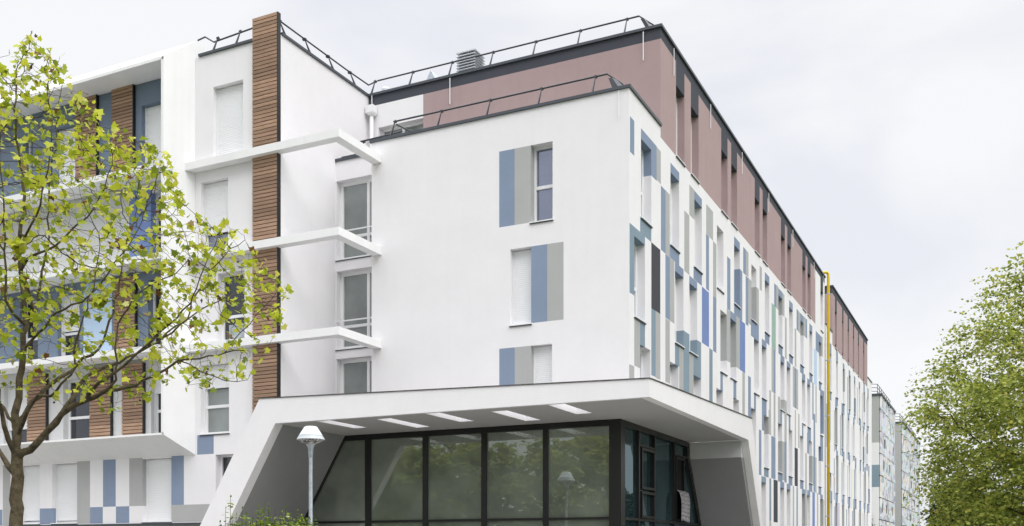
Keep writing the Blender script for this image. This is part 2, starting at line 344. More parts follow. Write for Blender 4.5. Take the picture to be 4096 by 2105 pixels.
PAINT = [['b',25.337,25.681,12.256,13.201], ['b',26.238,27.621,12.224,13.225], ['g',27.621,28.019,12.261,13.211], ['t',25.299,25.681,8.485,10.347], ['t',25.681,26.581,10.1,10.347], ['t',26.165,27.138,10.332,10.78], ['d',27.138,27.965,8.467,10.337], ['b',28.019,28.472,10.36,12.229], ['g',28.472,28.887,10.363,12.238], ['b',28.954,29.854,12.94,13.222], ['b',28.887,29.854,10.367,10.78], ['b',29.413,30.312,10.1,10.364], ['b',29.413,29.854,10.335,10.78], ['b',28.453,28.887,8.478,10.358], ['g',28.887,29.35,8.471,10.362], ['g',28.453,28.887,6.587,8.464], ['t',27.138,27.534,6.574,8.469], ['g',27.534,27.965,6.556,8.475], ['g',25.681,26.165,6.599,7.94], ['t',26.165,26.581,7.26,7.94], ['g',25.262,25.681,5.348,6.573], ['g',30.957,31.533,12.266,13.227], ['b',31.533,32.433,12.94,13.219], ['g',30.399,30.957,10.346,12.236], ['b',31.436,32.433,10.347,10.78], ['b',30.957,31.857,10.1,10.339], ['v',32.433,33.325,8.481,10.338], ['g',32.965,33.853,12.235,13.233], ['b',32.941,33.325,10.383,12.229], ['g',33.853,34.287,10.355,12.235], ['b',33.853,34.287,8.461,10.355], ['b',35.802,36.279,10.341,12.232], ['g',35.735,36.279,8.45,10.329], ['b',36.84,37.74,12.94,13.245], ['b',37.74,38.13,10.408,12.258], ['b',36.84,38.099,10.204,10.78], ['b',36.279,37.179,10.1,10.372], ['g',37.179,37.74,8.454,10.372], ['v',37.74,38.612,8.445,10.353], ['b',38.284,38.723,12.256,13.25], ['g',38.723,39.17,12.274,13.253], ['b',38.691,39.138,10.367,12.248], ['g',38.145,38.565,6.815,8.455], ['b',34.835,35.187,7.26,7.94], ['b',36.736,37.179,7.26,7.94], ['t',31.857,32.336,7.26,8.459], ['g',30.957,31.436,6.067,7.94], ['t',31.436,32.336,7.26,7.94], ['t',29.413,29.854,7.26,7.94], ['g',29.854,30.312,5.927,7.94], ['t',30.312,30.957,5.991,8.465], ['t',33.361,33.791,6.052,8.469], ['g',40.579,41.029,10.424,12.25], ['g',39.141,39.678,10.495,12.267], ['b',39.584,41.029,10.1,10.78], ['g',41.167,41.585,12.299,13.267], ['b',42.157,43.058,12.94,13.256], ['b',42.157,43.058,10.343,10.78], ['b',41.585,42.485,10.1,10.367], ['n',43.531,44.406,10.339,12.27], ['g',43.499,43.941,8.45,10.333], ['b',43.941,44.342,8.447,10.348], ['b',44.052,44.504,12.271,13.246], ['g',44.504,44.978,12.254,13.282], ['b',44.978,45.879,12.94,13.245], ['g',45.879,46.33,12.237,13.243], ['g',46.451,46.863,10.389,12.282], ['b',47.443,48.343,12.94,13.28], ['b',44.978,45.879,10.351,10.78], ['b',45.43,46.33,10.1,10.402], ['b',47.443,48.343,10.386,10.78], ['b',46.871,47.771,10.1,10.358], ['b',49.314,49.769,12.268,13.266], ['g',49.769,50.32,12.248,13.255], ['b',50.32,51.221,12.94,13.279], ['g',51.221,51.8,12.354,13.313], ['b',51.8,52.198,12.361,13.329], ['g',48.827,49.235,10.403,12.243], ['b',52.855,53.755,12.94,13.305], ['g',48.343,48.789,8.43,10.362], ['b',48.789,49.235,8.431,10.36], ['g',49.235,49.709,8.433,10.361], ['b',50.249,51.221,10.359,10.78], ['b',50.758,51.658,10.1,10.446], ['b',52.855,53.755,10.333,10.78], ['b',52.237,53.138,10.1,10.378], ['s',54.246,55.197,10.384,12.273], ['b',54.789,55.808,12.272,13.295], ['b',55.808,56.709,12.94,13.318], ['g',56.709,57.146,12.286,13.364], ['b',55.808,56.597,10.285,10.78], ['b',56.238,57.586,10.1,10.428], ['b',57.146,57.586,8.063,10.45], ['b',53.755,54.129,8.455,10.387], ['g',54.718,55.101,8.411,10.375], ['g',43.058,43.39,6.579,8.453], ['g',43.941,44.325,6.557,8.431], ['g',46.33,46.863,4.719,8.478], ['g',44.886,45.377,7.26,8.44], ['b',45.377,45.786,7.26,7.94], ['b',46.33,46.779,4.717,6.582], ['g',45.786,46.33,4.784,6.541], ['b',47.336,47.771,7.26,7.94], ['b',40.129,40.484,7.26,7.94], ['b',39.103,39.584,6.847,8.44], ['b',41.585,42.485,7.26,7.94], ['b',41.585,42.007,6.579,7.486], ['g',42.907,43.407,6.554,7.594], ['b',41.029,41.495,4.702,6.549], ['b',43.454,44.338,4.719,6.542], ['t',42.007,42.907,4.699,5.1], ['t',41.495,42.395,4.43,4.678], ['t',43.058,43.438,2.868,4.691], ['g',43.058,43.438,1.093,2.851], ['d',43.932,44.818,2.842,4.694], ['b',44.886,45.879,4.673,5.1], ['b',45.377,46.277,4.43,4.708], ['b',47.336,48.236,4.656,5.1], ['b',46.871,47.763,4.43,4.698], ['d',48.806,49.638,4.703,6.54], ['g',48.845,49.14,6.569,8.342], ['g',49.739,50.085,6.597,8.27], ['g',48.343,48.689,1.036,4.677], ['b',49.279,49.638,1.027,4.675], ['b',50.758,51.149,7.26,7.833], ['b',50.249,51.149,4.647,5.1], ['b',50.746,51.658,4.43,4.673], ['g',51.658,52.123,0.615,6.53], ['b',52.321,53.337,7.26,7.94], ['b',52.198,52.73,6.553,7.602], ['g',53.63,54.105,5.004,6.538], ['b',54.105,54.629,4.71,8.808], ['g',54.629,55.065,4.678,6.562], ['b',52.73,53.755,4.649,5.1], ['b',52.237,53.098,4.43,4.689], ['v',53.755,54.533,0.579,4.684], ['g',55.187,55.606,0.554,4.686], ['b',56.238,57.211,7.26,7.94], ['b',56.597,57.211,6.515,7.26], ['b',55.697,56.597,4.627,5.1], ['b',56.245,57.146,4.43,4.679], ['g',57.138,57.474,0.52,4.43]]
PINKW = [(29.515,30.415,13.64,15.79), (31.135,32.035,13.64,15.79), (34.96,35.86,13.64,15.79), (36.398,37.298,13.64,15.79), (40.26,41.16,13.64,15.79), (41.725,42.625,13.64,15.79), (45.538,46.439,13.64,15.79), (47.005,47.905,13.64,15.79), (50.864,51.764,13.64,15.79), (52.327,53.227,13.64,15.79)]
PKW = (56.331,57.196,13.66,15.79)
FPINK = [(61.56,62.309,13.63,15.82), (64.499,65.11,13.63,15.82), (66.967,67.579,13.63,15.82), (69.48,70.042,13.63,15.82), (71.977,72.577,13.63,15.82), (74.862,75.508,13.63,15.82)]
AWIN = [(-11.833,-11.167,10.76,12.91), (-12.47,-11.821,7.95,10.09), (-11.83,-11.182,5.19,7.32)]
APAINT = [['b',-12.821,-12.333,10.76,12.91], ['g',-12.333,-11.827,10.76,12.91], ['b',-11.821,-11.329,7.95,10.09], ['g',-11.329,-10.839,7.95,10.09], ['b',-12.819,-12.33,5.19,7.32], ['g',-12.33,-11.824,5.19,7.32]]
LWIN = [(-19.1,-17.2,10.87,13.38),(-19.1,-17.2,8.02,10.5),(-19.1,-17.2,5.2,7.71)]
BWIN = [(-21.697,-20.519,13.55,15.78), (-22.178,-21.108,10.85,12.94), (-21.517,-20.467,8.0,10.05), (-22.196,-21.07,5.19,7.31), (-21.596,-20.697,2.6,4.53)]
CW = [(-24.687, -23.391, 13.62, 15.8), (-28.622, -27.608, 13.62, 15.8), (-30.209, -29.742, 13.62, 15.8), (-24.275, -23.391, 10.8, 12.95), (-29.6, -28.6, 10.8, 12.95), (-24.399, -23.344, 8.02, 10.2), (-28.523, -27.484, 8.02, 10.2), (-30.389, -29.494, 8.02, 10.2), (-24.27, -23.294, 5.2, 7.31), (-28.256, -26.901, 5.2, 7.31), (-31.202, -29.909, 5.2, 7.31), (-30.439, -29.396, 2.53, 4.52), (-28.793, -27.596, 2.53, 4.52), (-24.639, -23.409, 2.53, 4.52)]
CSH = [0.0, 0.0, None, None, 0.0, None, 0.45, None, 0.68, None, 0.3, 0.07, 0.06, 0.0]
CPAINT = [['B', -37, -22.9, 13.16, 16.6], ['H', -37, -22.9, 10.39, 13.3], ['v', -25.227, -24.233, 10.6, 13.2], ['B', -37, -22.9, 7.6, 10.5], ['s', -27.3, -26.0, 8.0, 10.4], ['H', -37, -22.9, 4.56, 7.7], ['b', -22.341, -21.676, 4.563, 5.16], ['g', -23.409, -21.835, 2.49, 3.03], ['b', -23.409, -22.887, 3.03, 4.56], ['g', -25.222, -24.639, 3.03, 4.56], ['b', -25.815, -25.222, 2.49, 3.03], ['b', -26.399, -25.824, 3.03, 4.56], ['b', -26.993, -26.408, 2.49, 3.03], ['g', -27.596, -26.993, 2.49, 4.56], ['b', -29.396, -28.793, 2.49, 3.03], ['g', -31.264, -30.875, 2.49, 4.56], ['b', -32.033, -31.285, 2.49, 3.03]]
TIM = [(-25.899, -24.965, 13.45, 16.505), (-27.57, -26.602, 13.45, 16.505), (-25.797, -24.873, 7.9, 10.39), (-29.909, -28.977, 5.19, 7.58), (-26.901, -25.949, 5.19, 7.58), (-25.442, -24.527, 5.19, 7.58), (-32.5, -31.5, 13.45, 16.505), (-33.0, -32.0, 7.9, 10.39)]
# ------------------------------------------------------------------ ground
def sheet(name, x0, x1, y0, y1, z, m):
    mb = MB(); mb.face([(x0,y0,z),(x1,y0,z),(x1,y1,z),(x0,y1,z)])
    o = mb.build(name, m); o['kind'] = 'structure'; return o
sheet('ground', -900, 900, -900, 900, 0.0, 'grass')
sheet('pavement', -60, -5.6, 10.5, 14.0, 0.12, 'pave')
sheet('road', -60, 14, 2.2, 10.4, 0.006, 'asph')
kb = MB(); kb.box(-60, -5.6, 10.4, 10.5, 0.0, 0.13); kb.box(-5.6, -5.5, 10.4, 90, 0.0, 0.13); kb.box(-1.4, -1.3, 10.4, 90, 0.0, 0.13)
o = kb.build('kerb', 'pave'); o['kind'] = 'structure'
sheet('footpath', -5.5, -1.4, 10.4, 90, 0.01, 'pave')
sheet('bounce_paving', -60, -5.65, 14.01, 40, 0.014, 'pave')  # unseen paving, added and widened to bounce neutral light onto walls and soffit

XR, YA, YB, YL, YP = -8.94, 25.27, 23.42, 26.16, 27.99
XB = -19.12
# ================================================================== corner building
cb = thing('apartment_building', 'large white corner block with pink top storey, coloured window stripes and glazed entrance porch', 'building', (XR, YA, 0))
PA, PR = FY(YA), FX(XR)
ZP, ZB, ZR = 13.62, 16.51, 16.90
WH = [h for h in WIN if h[0] < 31.0 or True]
# white right-hand facade (with the glazed porch cut out of its foot) and the parapet over the low front part
facade('side_wall', PR, (YA, 57.75, 0, ZP), WH, PAINT, cb, cuts=[(YA, 31.2+0.64*max(0, 4.3-0.25*k), 0.25*k, 0.25*k+0.25) for k in range(20)])
facade('parapet_wall', PR, (YA, YP, ZP, 13.93), [], [], cb)
# pink top storey on the same plane: dark band with tongues running down to each window head
pk = [h for h in PINKW]; pp = [['x', YP, 57.75, ZB, 17]]
for h in pk: pp.append(['x', h[0], h[1], h[3], ZB+0.01])
pp += [['W', 54.67, 57.75, ZP, ZB], ['x', PKW[0], PKW[1], PKW[3], ZB+0.01]]
facade('top_storey_wall', PR, (YP, 57.75, ZP, ZR-0.08), pk+[PKW], pp, cb, base='k')
# front of the low white part
facade('front_wall', PA, (-17.152, XR, 5.0, 13.93), AWIN, APAINT, cb)
# left end of the low part, and the top storey front
mb = MB(); mb.face([(-17.152,YA,0),(-17.152,YP,0),(-17.152,YP,13.93),(-17.152,YA,13.93)]); mb.build('end_wall', 'W', cb)
facade('top_storey_front', FY(YP), (XB, XR, 13.5, ZR-0.08), [(-18.72, -16.98, 13.9, 15.72)], [['x', XB, XR, ZB-0.02, 17], ['W', XB, -16.98, 13.4, ZB-0.02]], cb, base='k')
window(FY(YP), (-18.72, -16.98, 13.9, 15.72), cb, split=0, vsplit=(0.48,), pane='glassr', sill=False)
# link with tall glazing between the two wings
facade('link_wall', FY(YL), (XB, -17.14, 0, 14.0), LWIN, [], cb)
for h in LWIN:
    w = window(FY(YL), h, cb, split=0.30, pane='glassr', vsplit=(0.565,), fwid=0.11)
    P = FY(YL); g = MB(); zs = h[2]+(h[3]-h[2])*0.36
    g.pbox(P, h[0]+0.02, h[1]-0.02, zs-0.02, zs+0.02, 0.02, 0.05); g.build('glass_guard_rail', 'pvc', w)
mb = MB(); mb.box(XB+0.002, -17.16, YL-0.05, YL+0.25, 14.0, 14.085); mb.build('coping', 'coping', cb)
mb = MB(); mb.box(XB+0.002, -17.16, YL+0.25, YP-0.01, 13.7, 13.95); mb.build('roof', 'roof', cb)
# back, far end and roofs
mb = MB()
mb.face([(XB,58.0-1,0),(XR,57.75,0),(XR,57.75,ZR-0.08),(XB,57,ZR-0.08)]); mb.face([(XB-4,57,0),(XB-4,YP,0),(XB-4,YP,ZR-0.08),(XB-4,57,ZR-0.08)])
mb.build('back_wall', 'W', cb)
mb = MB(); mb.face([(XB-4,YP+0.02,ZR-0.25),(XR-0.02,YP+0.02,ZR-0.25),(XR-0.02,57.74,ZR-0.25),(XB-4,57.0,ZR-0.25)])
mb.face([(-17.15,YA+0.02,13.7),(XR-0.02,YA+0.02,13.7),(XR-0.02,YP-0.01,13.7),(-17.15,YP-0.01,13.7)])
mb.build('roof', 'roof', cb)
# copings
mb = MB(); mb.box(XB-4, XR+0.06, YP-0.06, YP+0.30, ZR-0.08, ZR); mb.box(XR-0.30, XR+0.06, YP+0.30, 57.8, ZR-0.08, ZR); mb.build('coping', 'coping', cb)
mb = MB(); mb.box(-17.20, XR+0.05, YA-0.05, YA+0.28, 13.93, 14.01); mb.box(XR-0.28, XR+0.05, YA+0.28, YP-0.004, 13.93, 14.01); mb.box(-17.20, -16.92, YA+0.28, YP-0.004, 13.93, 14.01); mb.build('coping', 'coping', cb)
# windows
for h in WH:
    if h[2] < 4.9 and h[0] < 31: continue
    window(PR, h, cb, sill=h[2] > 1.9, fwid=0.13)
for h in pk+[PKW]: window(PR, h, cb, fwid=0.13)
window(PA, AWIN[0], cb, split=0.47)
window(PA, AWIN[1], cb, split=0, shut=0.0)
window(PA, AWIN[2], cb, split=0, shut=0.0)
# overflow rods on the dark band
for k, (px, y0, z0, z1) in enumerate([(-9.45, YP-0.05, 15.95, 16.78), (-15.95, YP-0.05, 15.95, 16.78), (-18.95, YP-0.05, 16.0, 16.82)]):
    mb = MB(); mb.tube([(px,y0,z0),(px,y0,z1)], 0.015, 8); mb.build('overflow_spout', 'pvc', cb)
for v in (29.15, 33.35, 37.9, 42.7, 48.1, 54.0, 56.9):
    mb = MB(); mb.tube([(XR+0.05,v,15.9),(XR+0.05,v,16.72)], 0.013, 8); mb.build('overflow_spout', 'pvc', cb)
mb = MB(); mb.tube([(-9.22,YA-0.04,13.2),(-9.22,YA-0.04,13.9)], 0.012, 6); mb.build('overflow_spout', 'pvc', cb)
# rain downpipe with hopper head in the inner corner
mb = MB(); mb.tube([(XB+0.22,YP-0.14,13.6),(XB+0.22,YP-0.14,16.2)], 0.065, 14); mb.tube([(XB+0.22,YP-0.14,15.2),(XB+0.22,YP-0.14,15.26)], 0.085, 14)
dp = mb.build('downpipe', 'pvc', cb, True)
mb = MB(); mb.box(XB+0.06, XB+0.36, YP-0.27, YP-0.02, 16.18, 16.42); mb.hexa([(XB+0.14,YP-0.22,16.1),(XB+0.30,YP-0.22,16.1),(XB+0.30,YP-0.05,16.1),(XB+0.14,YP-0.05,16.1),(XB+0.06,YP-0.27,16.178),(XB+0.36,YP-0.27,16.178),(XB+0.36,YP-0.02,16.178),(XB+0.06,YP-0.02,16.178)]); mb.build('hopper_head', 'pvc', dp)
# yellow pipe climbing the end of the side wall
mb = MB(); yv = 57.9
mb.tube([(XR-0.1,yv-0.3,17.02),(XR-0.05,yv-0.2,17.12),(XR+0.1,yv-0.06,17.14),(XR+0.17,yv,17.06),(XR+0.18,yv,16.85),(XR+0.18,yv,0)], 0.078, 12)
gp = mb.build('gas_pipe', 'yel', cb, True); gp['label'] = 'bright yellow vertical pipe with steel clamps'
for z in (15.9, 12.2, 9.1, 6.3, 3.5):
    mb = MB(); mb.tube([(XR+0.18,yv,z),(XR+0.18,yv,z+0.06)], 0.095, 12); mb.box(XR, XR+0.2, yv-0.02, yv+0.02, z, z+0.05); mb.build('pipe_clamp', 'galv', gp)

# ---- guard rails on the roofs
def guard(parent, line, posts, lean, h=0.6, name='guard_rail', ends=()):
    """line: rail points; posts: (x,y,z) feet; lean: (dx,dy) of the rail relative to the feet"""
    mb = MB(); mb.tube(line, 0.026, 8)
    for e in ends: mb.tube(e, 0.022, 8)
    g = mb.build(name, 'rail', parent)
    for (x, y, z) in posts:
        p = MB(); dx, dy = lean; L = math.hypot(dx, dy); nx, ny = dx/L, dy/L
        a = (x, y, z); b = (x+dx*1.06, y+dy*1.06, z+h*1.1)
        w = 0.028; tx, ty = -ny*0.012, nx*0.012
        p.hexa([(a[0]-tx-nx*w*1.6,a[1]-ty-ny*w*1.6,a[2]),(a[0]+tx-nx*w*1.6,a[1]+ty-ny*w*1.6,a[2]),(a[0]+tx+nx*w*1.6,a[1]+ty+ny*w*1.6,a[2]),(a[0]-tx+nx*w*1.6,a[1]-ty+ny*w*1.6,a[2]),
                (b[0]-tx-nx*0.01,b[1]-ty-ny*0.01,b[2]),(b[0]+tx-nx*0.01,b[1]+ty-ny*0.01,b[2]),(b[0]+tx+nx*0.01,b[1]+ty+ny*0.01,b[2]),(b[0]-tx+nx*0.01,b[1]-ty+ny*0.01,b[2])])
        p.box(x+dx-0.04-abs(nx)*0.02, x+dx+0.04+abs(nx)*0.02, y+dy-0.04, y+dy+0.04, z+h-0.035, z+h+0.02)
        p.build('post', 'rail', g)
    return g
zr = ZR
guard(cb, [(-19.0,YP+0.36,zr+0.6),(-9.72,YP+0.36,zr+0.6),(-9.35,YP+0.60,zr+0.36),(-9.25,YP+0.66,zr+0.0)], [(-10.1-1.5*k, YP+0.10, zr) for k in range(7)], (0, 0.27), ends=[])
mb = MB(); mb.hexa([(-9.4,YP+0.2,zr),(-9.28,YP+0.2,zr),(-9.12,YP+0.6,zr),(-9.24,YP+0.6,zr),(-9.62,YP+0.2,zr+0.42),(-9.52,YP+0.2,zr+0.42),(-9.5,YP+0.3,zr+0.42),(-9.6,YP+0.3,zr+0.42)]); mb.build('rail_bracket', 'rail', cb)
za = 14.01
ga = guard(cb, [(-16.55,YA+0.36,za+0.6),(-9.7,YA+0.36,za+0.6),(-9.35,YA+0.62,za+0.36),(-9.22,YA+0.72,za+0.0)], [(-10.04-1.627*k, YA+0.10, za) for k in range(5)], (0, 0.27),
           ends=[[(-16.6,YA+0.2,za+0.08),(-9.7,YA+0.2,za+0.08)], [(-16.5,YA+0.36,za+0.5),(-15.8,YA+0.7,za+0.12)]])
mb = MB(); mb.hexa([(-9.45,YA+0.2,za),(-9.25,YA+0.2,za),(-9.02,YA+0.75,za),(-9.2,YA+0.75,za),(-9.62,YA+0.25,za+0.42),(-9.52,YA+0.25,za+0.42),(-9.45,YA+0.42,za+0.42),(-9.55,YA+0.42,za+0.42)]); mb.build('rail_bracket', 'rail', cb)
guard(cb, [(-18.9,YL+0.3,14.62),(-16.75,YL+0.2,14.62)], [(-18.25, YL+0.08, 14.085)], (0, 0.22), 0.53, ends=[[(-19.0,YL+0.14,14.18),(-17.2,YL+0.14,14.18)]])

# ---- roof plant: louvred vent, hatch, cap
mb = MB(); lx0, lx1, ly0, ly1 = -17.44, -16.70, 31.05, 31.75
mb.box(lx0+0.06, lx1-0.06, ly0+0.06, ly1-0.06, 16.7, 19.2, 1)
k = 0
while 17.75+0.1*k < 19.2:
    z = 17.75+0.1*k
    mb.hexa([(lx0-0.03,ly0-0.03,z),(lx1+0.03,ly0-0.03,z),(lx1+0.03,ly1+0.03,z),(lx0-0.03,ly1+0.03,z),(lx0+0.03,ly0+0.03,z+0.06),(lx1-0.03,ly0+0.03,z+0.06),(lx1-0.03,ly1-0.03,z+0.06),(lx0+0.03,ly1-0.03,z+0.06)]); k += 1
mb.box(lx0-0.02, lx1+0.02, ly0-0.02, ly1+0.02, 19.26, 19.3)
mb.box(lx0-0.02, lx1+0.02, ly0-0.02, ly1+0.02, 16.66, 17.5)
mb.build('roof_vent', ['louv', 'louvd'], cb)
mb = MB(); mb.prism(FY(30.5), [(-19.27,16.66),(-17.13,16.66),(-18.2,18.62)], 0, 1.3); mb.prism(FY(30.48), [(-18.47,17.7),(-18.2,18.15),(-18.13,18.05),(-18.3,17.7)], 0, 0.019, 1)
mb.build('roof_hatch', ['galv', 'louvd'], cb)
mb = MB(); mb.lathe((-19.75, 30, 16.66), [(0.1,0),(0.1,1.28),(0.16,1.30),(0.16,1.38),(0.11,1.44),(0.0,1.46)], 16); mb.build('vent_cap', 'louv', cb)

# ---- entrance porch: folded white band on slanting legs, with five roof slots
ZS = 5.03; YC, XC = 21.35, -7.08
po = lambda z: -18.14-0.62*(5.727-z)
pi = lambda z: -17.6-0.62*(ZS-z)
ca = MB()
PF = FY(YC)
# front band (white) over the front; its rim runs down the leg
ca.prism(PF, [(po(0),0),(pi(0),0),(-17.6,ZS),(XC,ZS),(XC,5.434),(-18.14,5.727)], 0, 0.12)
# right band and rim
PC = FX(XC)
ri = lambda z: 31.0+0.64*(ZS-z)
ca.prism(PC, [(YC+0.122,ZS),(31.0,ZS),(ri(0),0),(34.45,0),(33.1,2.4),(31.5,5.746),(YC+0.122,5.442)], 0, 0.22)
can = ca.build('entrance_porch', 'W', cb); can['label'] = 'folded white porch band on slanting legs'
# weathered strip on the band's top edge
mb = MB()
mb.hexa([(po(5.727)-0.01,YC-0.02,5.729),(XC+0.02,YC-0.02,5.436),(XC+0.02,YC+0.11,5.436),(po(5.727)-0.01,YC+0.11,5.729),(po(5.727)-0.01,YC-0.02,5.752),(XC+0.02,YC-0.02,5.459),(XC+0.02,YC+0.11,5.459),(po(5.727)-0.01,YC+0.11,5.752)])
mb.hexa([(XC-0.22,YC+0.112,5.446),(XC+0.02,YC+0.112,5.446),(XC+0.02,31.5,5.748),(XC-0.22,31.5,5.748),(XC-0.22,YC+0.112,5.468),(XC+0.02,YC+0.112,5.468),(XC+0.02,31.5,5.771),(XC-0.22,31.5,5.771)])
mb.build('edge_strip', 'grime', can)
# slanting legs behind the rims, painted grey inside
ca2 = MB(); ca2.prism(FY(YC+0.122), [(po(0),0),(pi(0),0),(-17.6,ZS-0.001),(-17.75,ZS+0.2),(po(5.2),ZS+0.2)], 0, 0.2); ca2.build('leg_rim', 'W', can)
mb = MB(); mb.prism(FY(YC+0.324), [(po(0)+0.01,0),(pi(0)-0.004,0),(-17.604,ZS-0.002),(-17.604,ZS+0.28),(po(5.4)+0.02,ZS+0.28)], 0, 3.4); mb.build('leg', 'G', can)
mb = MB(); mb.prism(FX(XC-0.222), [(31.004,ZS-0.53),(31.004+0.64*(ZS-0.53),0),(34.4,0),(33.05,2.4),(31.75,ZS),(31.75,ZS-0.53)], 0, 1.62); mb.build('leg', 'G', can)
mb = MB(); mb.box(-8.93, XC-0.225, 30.99, 31.74, ZS-0.528, ZS-0.003); mb.build('leg_beam', 'H', can)
# soffit slab with slots
slots = [(-16.32,-15.90,21.49,23.2),(-14.68,-14.24,21.85,23.85),(-12.98,-12.56,21.49,23.28),(-11.33,-10.89,21.9,23.87),(-9.62,-9.19,21.49,23.24)]
def soffit():
    mb = MB(); zt = ZS+0.30
    xs = sorted([-17.6, XC-0.224]+[q for s in slots for q in s[:2]]); ys = sorted({YC+0.124, YA-0.003}|{q for s in slots for q in s[2:]})
    for i in range(len(xs)-1):
        for j in range(len(ys)-1):
            xm, ym = (xs[i]+xs[i+1])/2, (ys[j]+ys[j+1])/2
            if any(s[0] < xm < s[1] and s[2] < ym < s[3] for s in slots): continue
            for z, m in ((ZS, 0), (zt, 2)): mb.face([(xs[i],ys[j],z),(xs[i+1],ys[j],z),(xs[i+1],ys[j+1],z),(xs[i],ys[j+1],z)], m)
    for s in slots:
        x0,x1,y0,y1 = s
        for a,b in (((x0,y0),(x1,y0)),((x1,y0),(x1,y1)),((x1,y1),(x0,y1)),((x0,y1),(x0,y0))):
            mb.face([(*a,ZS),(*b,ZS),(*b,zt+0.06),(*a,zt+0.06)], 1)
    # side arm of the roof
    for z, m in ((ZS, 0), (zt, 2)): mb.face([(XR,YA-0.003,z),(XC-0.224,YA-0.003,z),(XC-0.224,30.99,z),(XR,30.99,z)], m)
    return mb.build('porch_soffit', ['S', 'W', 'roof'], can)
soffit()
# glazed wall under the porch
VG, XG = 24.6, -8.98
PG, PGR = FY(VG), FX(XG)
gl = MB(); fd0, fd1 = -0.05, 0.10
sl_ = lambda z: -17.72-0.62*(ZS-z)
gl.pbox(PG, -17.8, XG+0.06, ZS-0.16, ZS-0.003, fd0, fd1)                       # head
gl.prism(PG, [(sl_(ZS-0.1)-0.03,ZS-0.02),(sl_(ZS-0.1)+0.2,ZS-0.02),(sl_(0)+0.2,0),(sl_(0)-0.03,0)], fd0-0.01, fd1)   # slanted jamb
mull = [(-16.90,-16.72),(-14.92,-14.77),(-13.02,-12.87),(-11.14,-11.0)]
for a,b in mull: gl.pbox(PG, a, b, 0, ZS-0.161, fd0+0.003, fd1)
gl.pbox(PG, -9.24, XG+0.07, 0, ZS-0.161, fd0+0.003, fd1)                         # corner post
edges = [sl_(2.45)+0.2, *[q for ab in mull for q in ab], -9.24]
for i in range(0, len(edges), 2):
    gl.pbox(PG, edges[i], edges[i+1], 2.42, 2.485, fd0+0.006, fd1)
glz = gl.build('glazed_front', 'alu', can)
first = True
for i in range(0, len(edges), 2):
    a, b = edges[i], edges[i+1]
    p = MB()
    if i == 0:
        p.face([PG(sl_(2.45)+0.1,2.45,0.03),PG(b,2.45,0.03),PG(b,ZS-0.16,0.03),PG(sl_(ZS-0.16)+0.1,ZS-0.16,0.03)])
    else: p.face([PG(a,2.45,0.03),PG(b,2.45,0.03),PG(b,ZS-0.15,0.03),PG(a,ZS-0.15,0.03)])
    p.build('pane', 'glassb', glz)
    p = MB()
    if i == 0: p.face([PG(sl_(0)+0.1,0,0.03),PG(b,0,0.03),PG(b,2.44,0.03),PG(sl_(2.44)+0.1,2.44,0.03)])
    else: p.face([PG(a,0,0.03),PG(b,0,0.03),PG(b,2.44,0.03),PG(a,2.44,0.03)])
    p.build('pane', 'glassb', glz)
# side glazing
gs = MB(); ve = 30.88
gs.pbox(PGR, VG+0.10, ve, ZS-0.16, ZS-0.003, -0.06, 0.10)
gs.pbox(PGR, VG-0.05, VG+0.30, 0, ZS-0.161, -0.06, 0.10)
vm_ = [(26.02,26.13),(27.40,27.51),(29.32,29.43)]
for a,b in vm_: gs.pbox(PGR, a, b, 0, ZS-0.161, -0.055, 0.10)
gs.prism(PGR, [(30.74,ZS-0.161),(ve,ZS-0.161),(ve,ZS-0.5),(ve+0.64*(ZS-0.5),0),(ve-0.14+0.64*(ZS-0.5),0),(30.74,ZS-0.5)], -0.05, 0.10)
eg = [VG+0.30, 26.02, 26.13, 27.40, 27.51, 29.32, 29.43, 32.2]
for i in range(0, 8, 2): gs.pbox(PGR, eg[i], eg[i+1], 2.42, 2.485, -0.05, 0.10)
gs.pbox(PGR, 29.43, 30.74, ZS-0.53, ZS-0.48, -0.05, 0.10); gs.pbox(PGR, 26.13, 27.40, 4.47, 4.53, -0.05, 0.10)
gsd = gs.build('glazed_side', 'alu', can)
for i in range(0, 8, 2):
    p = MB()
    if i < 6: p.face([PGR(eg[i],0,0.03),PGR(eg[i+1],0,0.03),PGR(eg[i+1],ZS-0.1,0.03),PGR(eg[i],ZS-0.1,0.03)])
    else: p.face([PGR(29.43,0,0.03),PGR(ve+0.64*(ZS-0.5),0,0.03),PGR(ve,ZS-0.5,0.03),PGR(ve,ZS-0.1,0.03),PGR(29.43,ZS-0.1,0.03)])
    p.build('pane', 'glasst', gsd)
s = MB()                                                            # top-hung casement and fixed light below
for (a0,a1,z0,z1) in ((26.22,27.36,3.30,4.44),(26.22,27.36,2.5,3.24)):
    for q in ((a0,a0+0.07,z0,z1),(a1-0.07,a1,z0,z1),(a0+0.07,a1-0.07,z0,z0+0.07),(a0+0.07,a1-0.07,z1-0.07,z1)): s.pbox(PGR, *q, -0.085, 0.02)
s.build('casement', 'alu', gsd)
s = MB()                                                            # open side-hung casement, dark gap behind
for q in ((29.45,29.53,2.5,4.46),(30.25,30.33,2.5,4.46),(29.53,30.25,2.5,2.57),(29.53,30.25,4.39,4.46)): s.pbox(PGR, *q, -0.075, 0.02)
s.pbox(PGR, 29.53, 30.25, 2.57, 4.39, -0.002, 0.025, 1)
c_ = math.radians(70)
s.build('open_casement', ['alu', 'dark'], gsd)

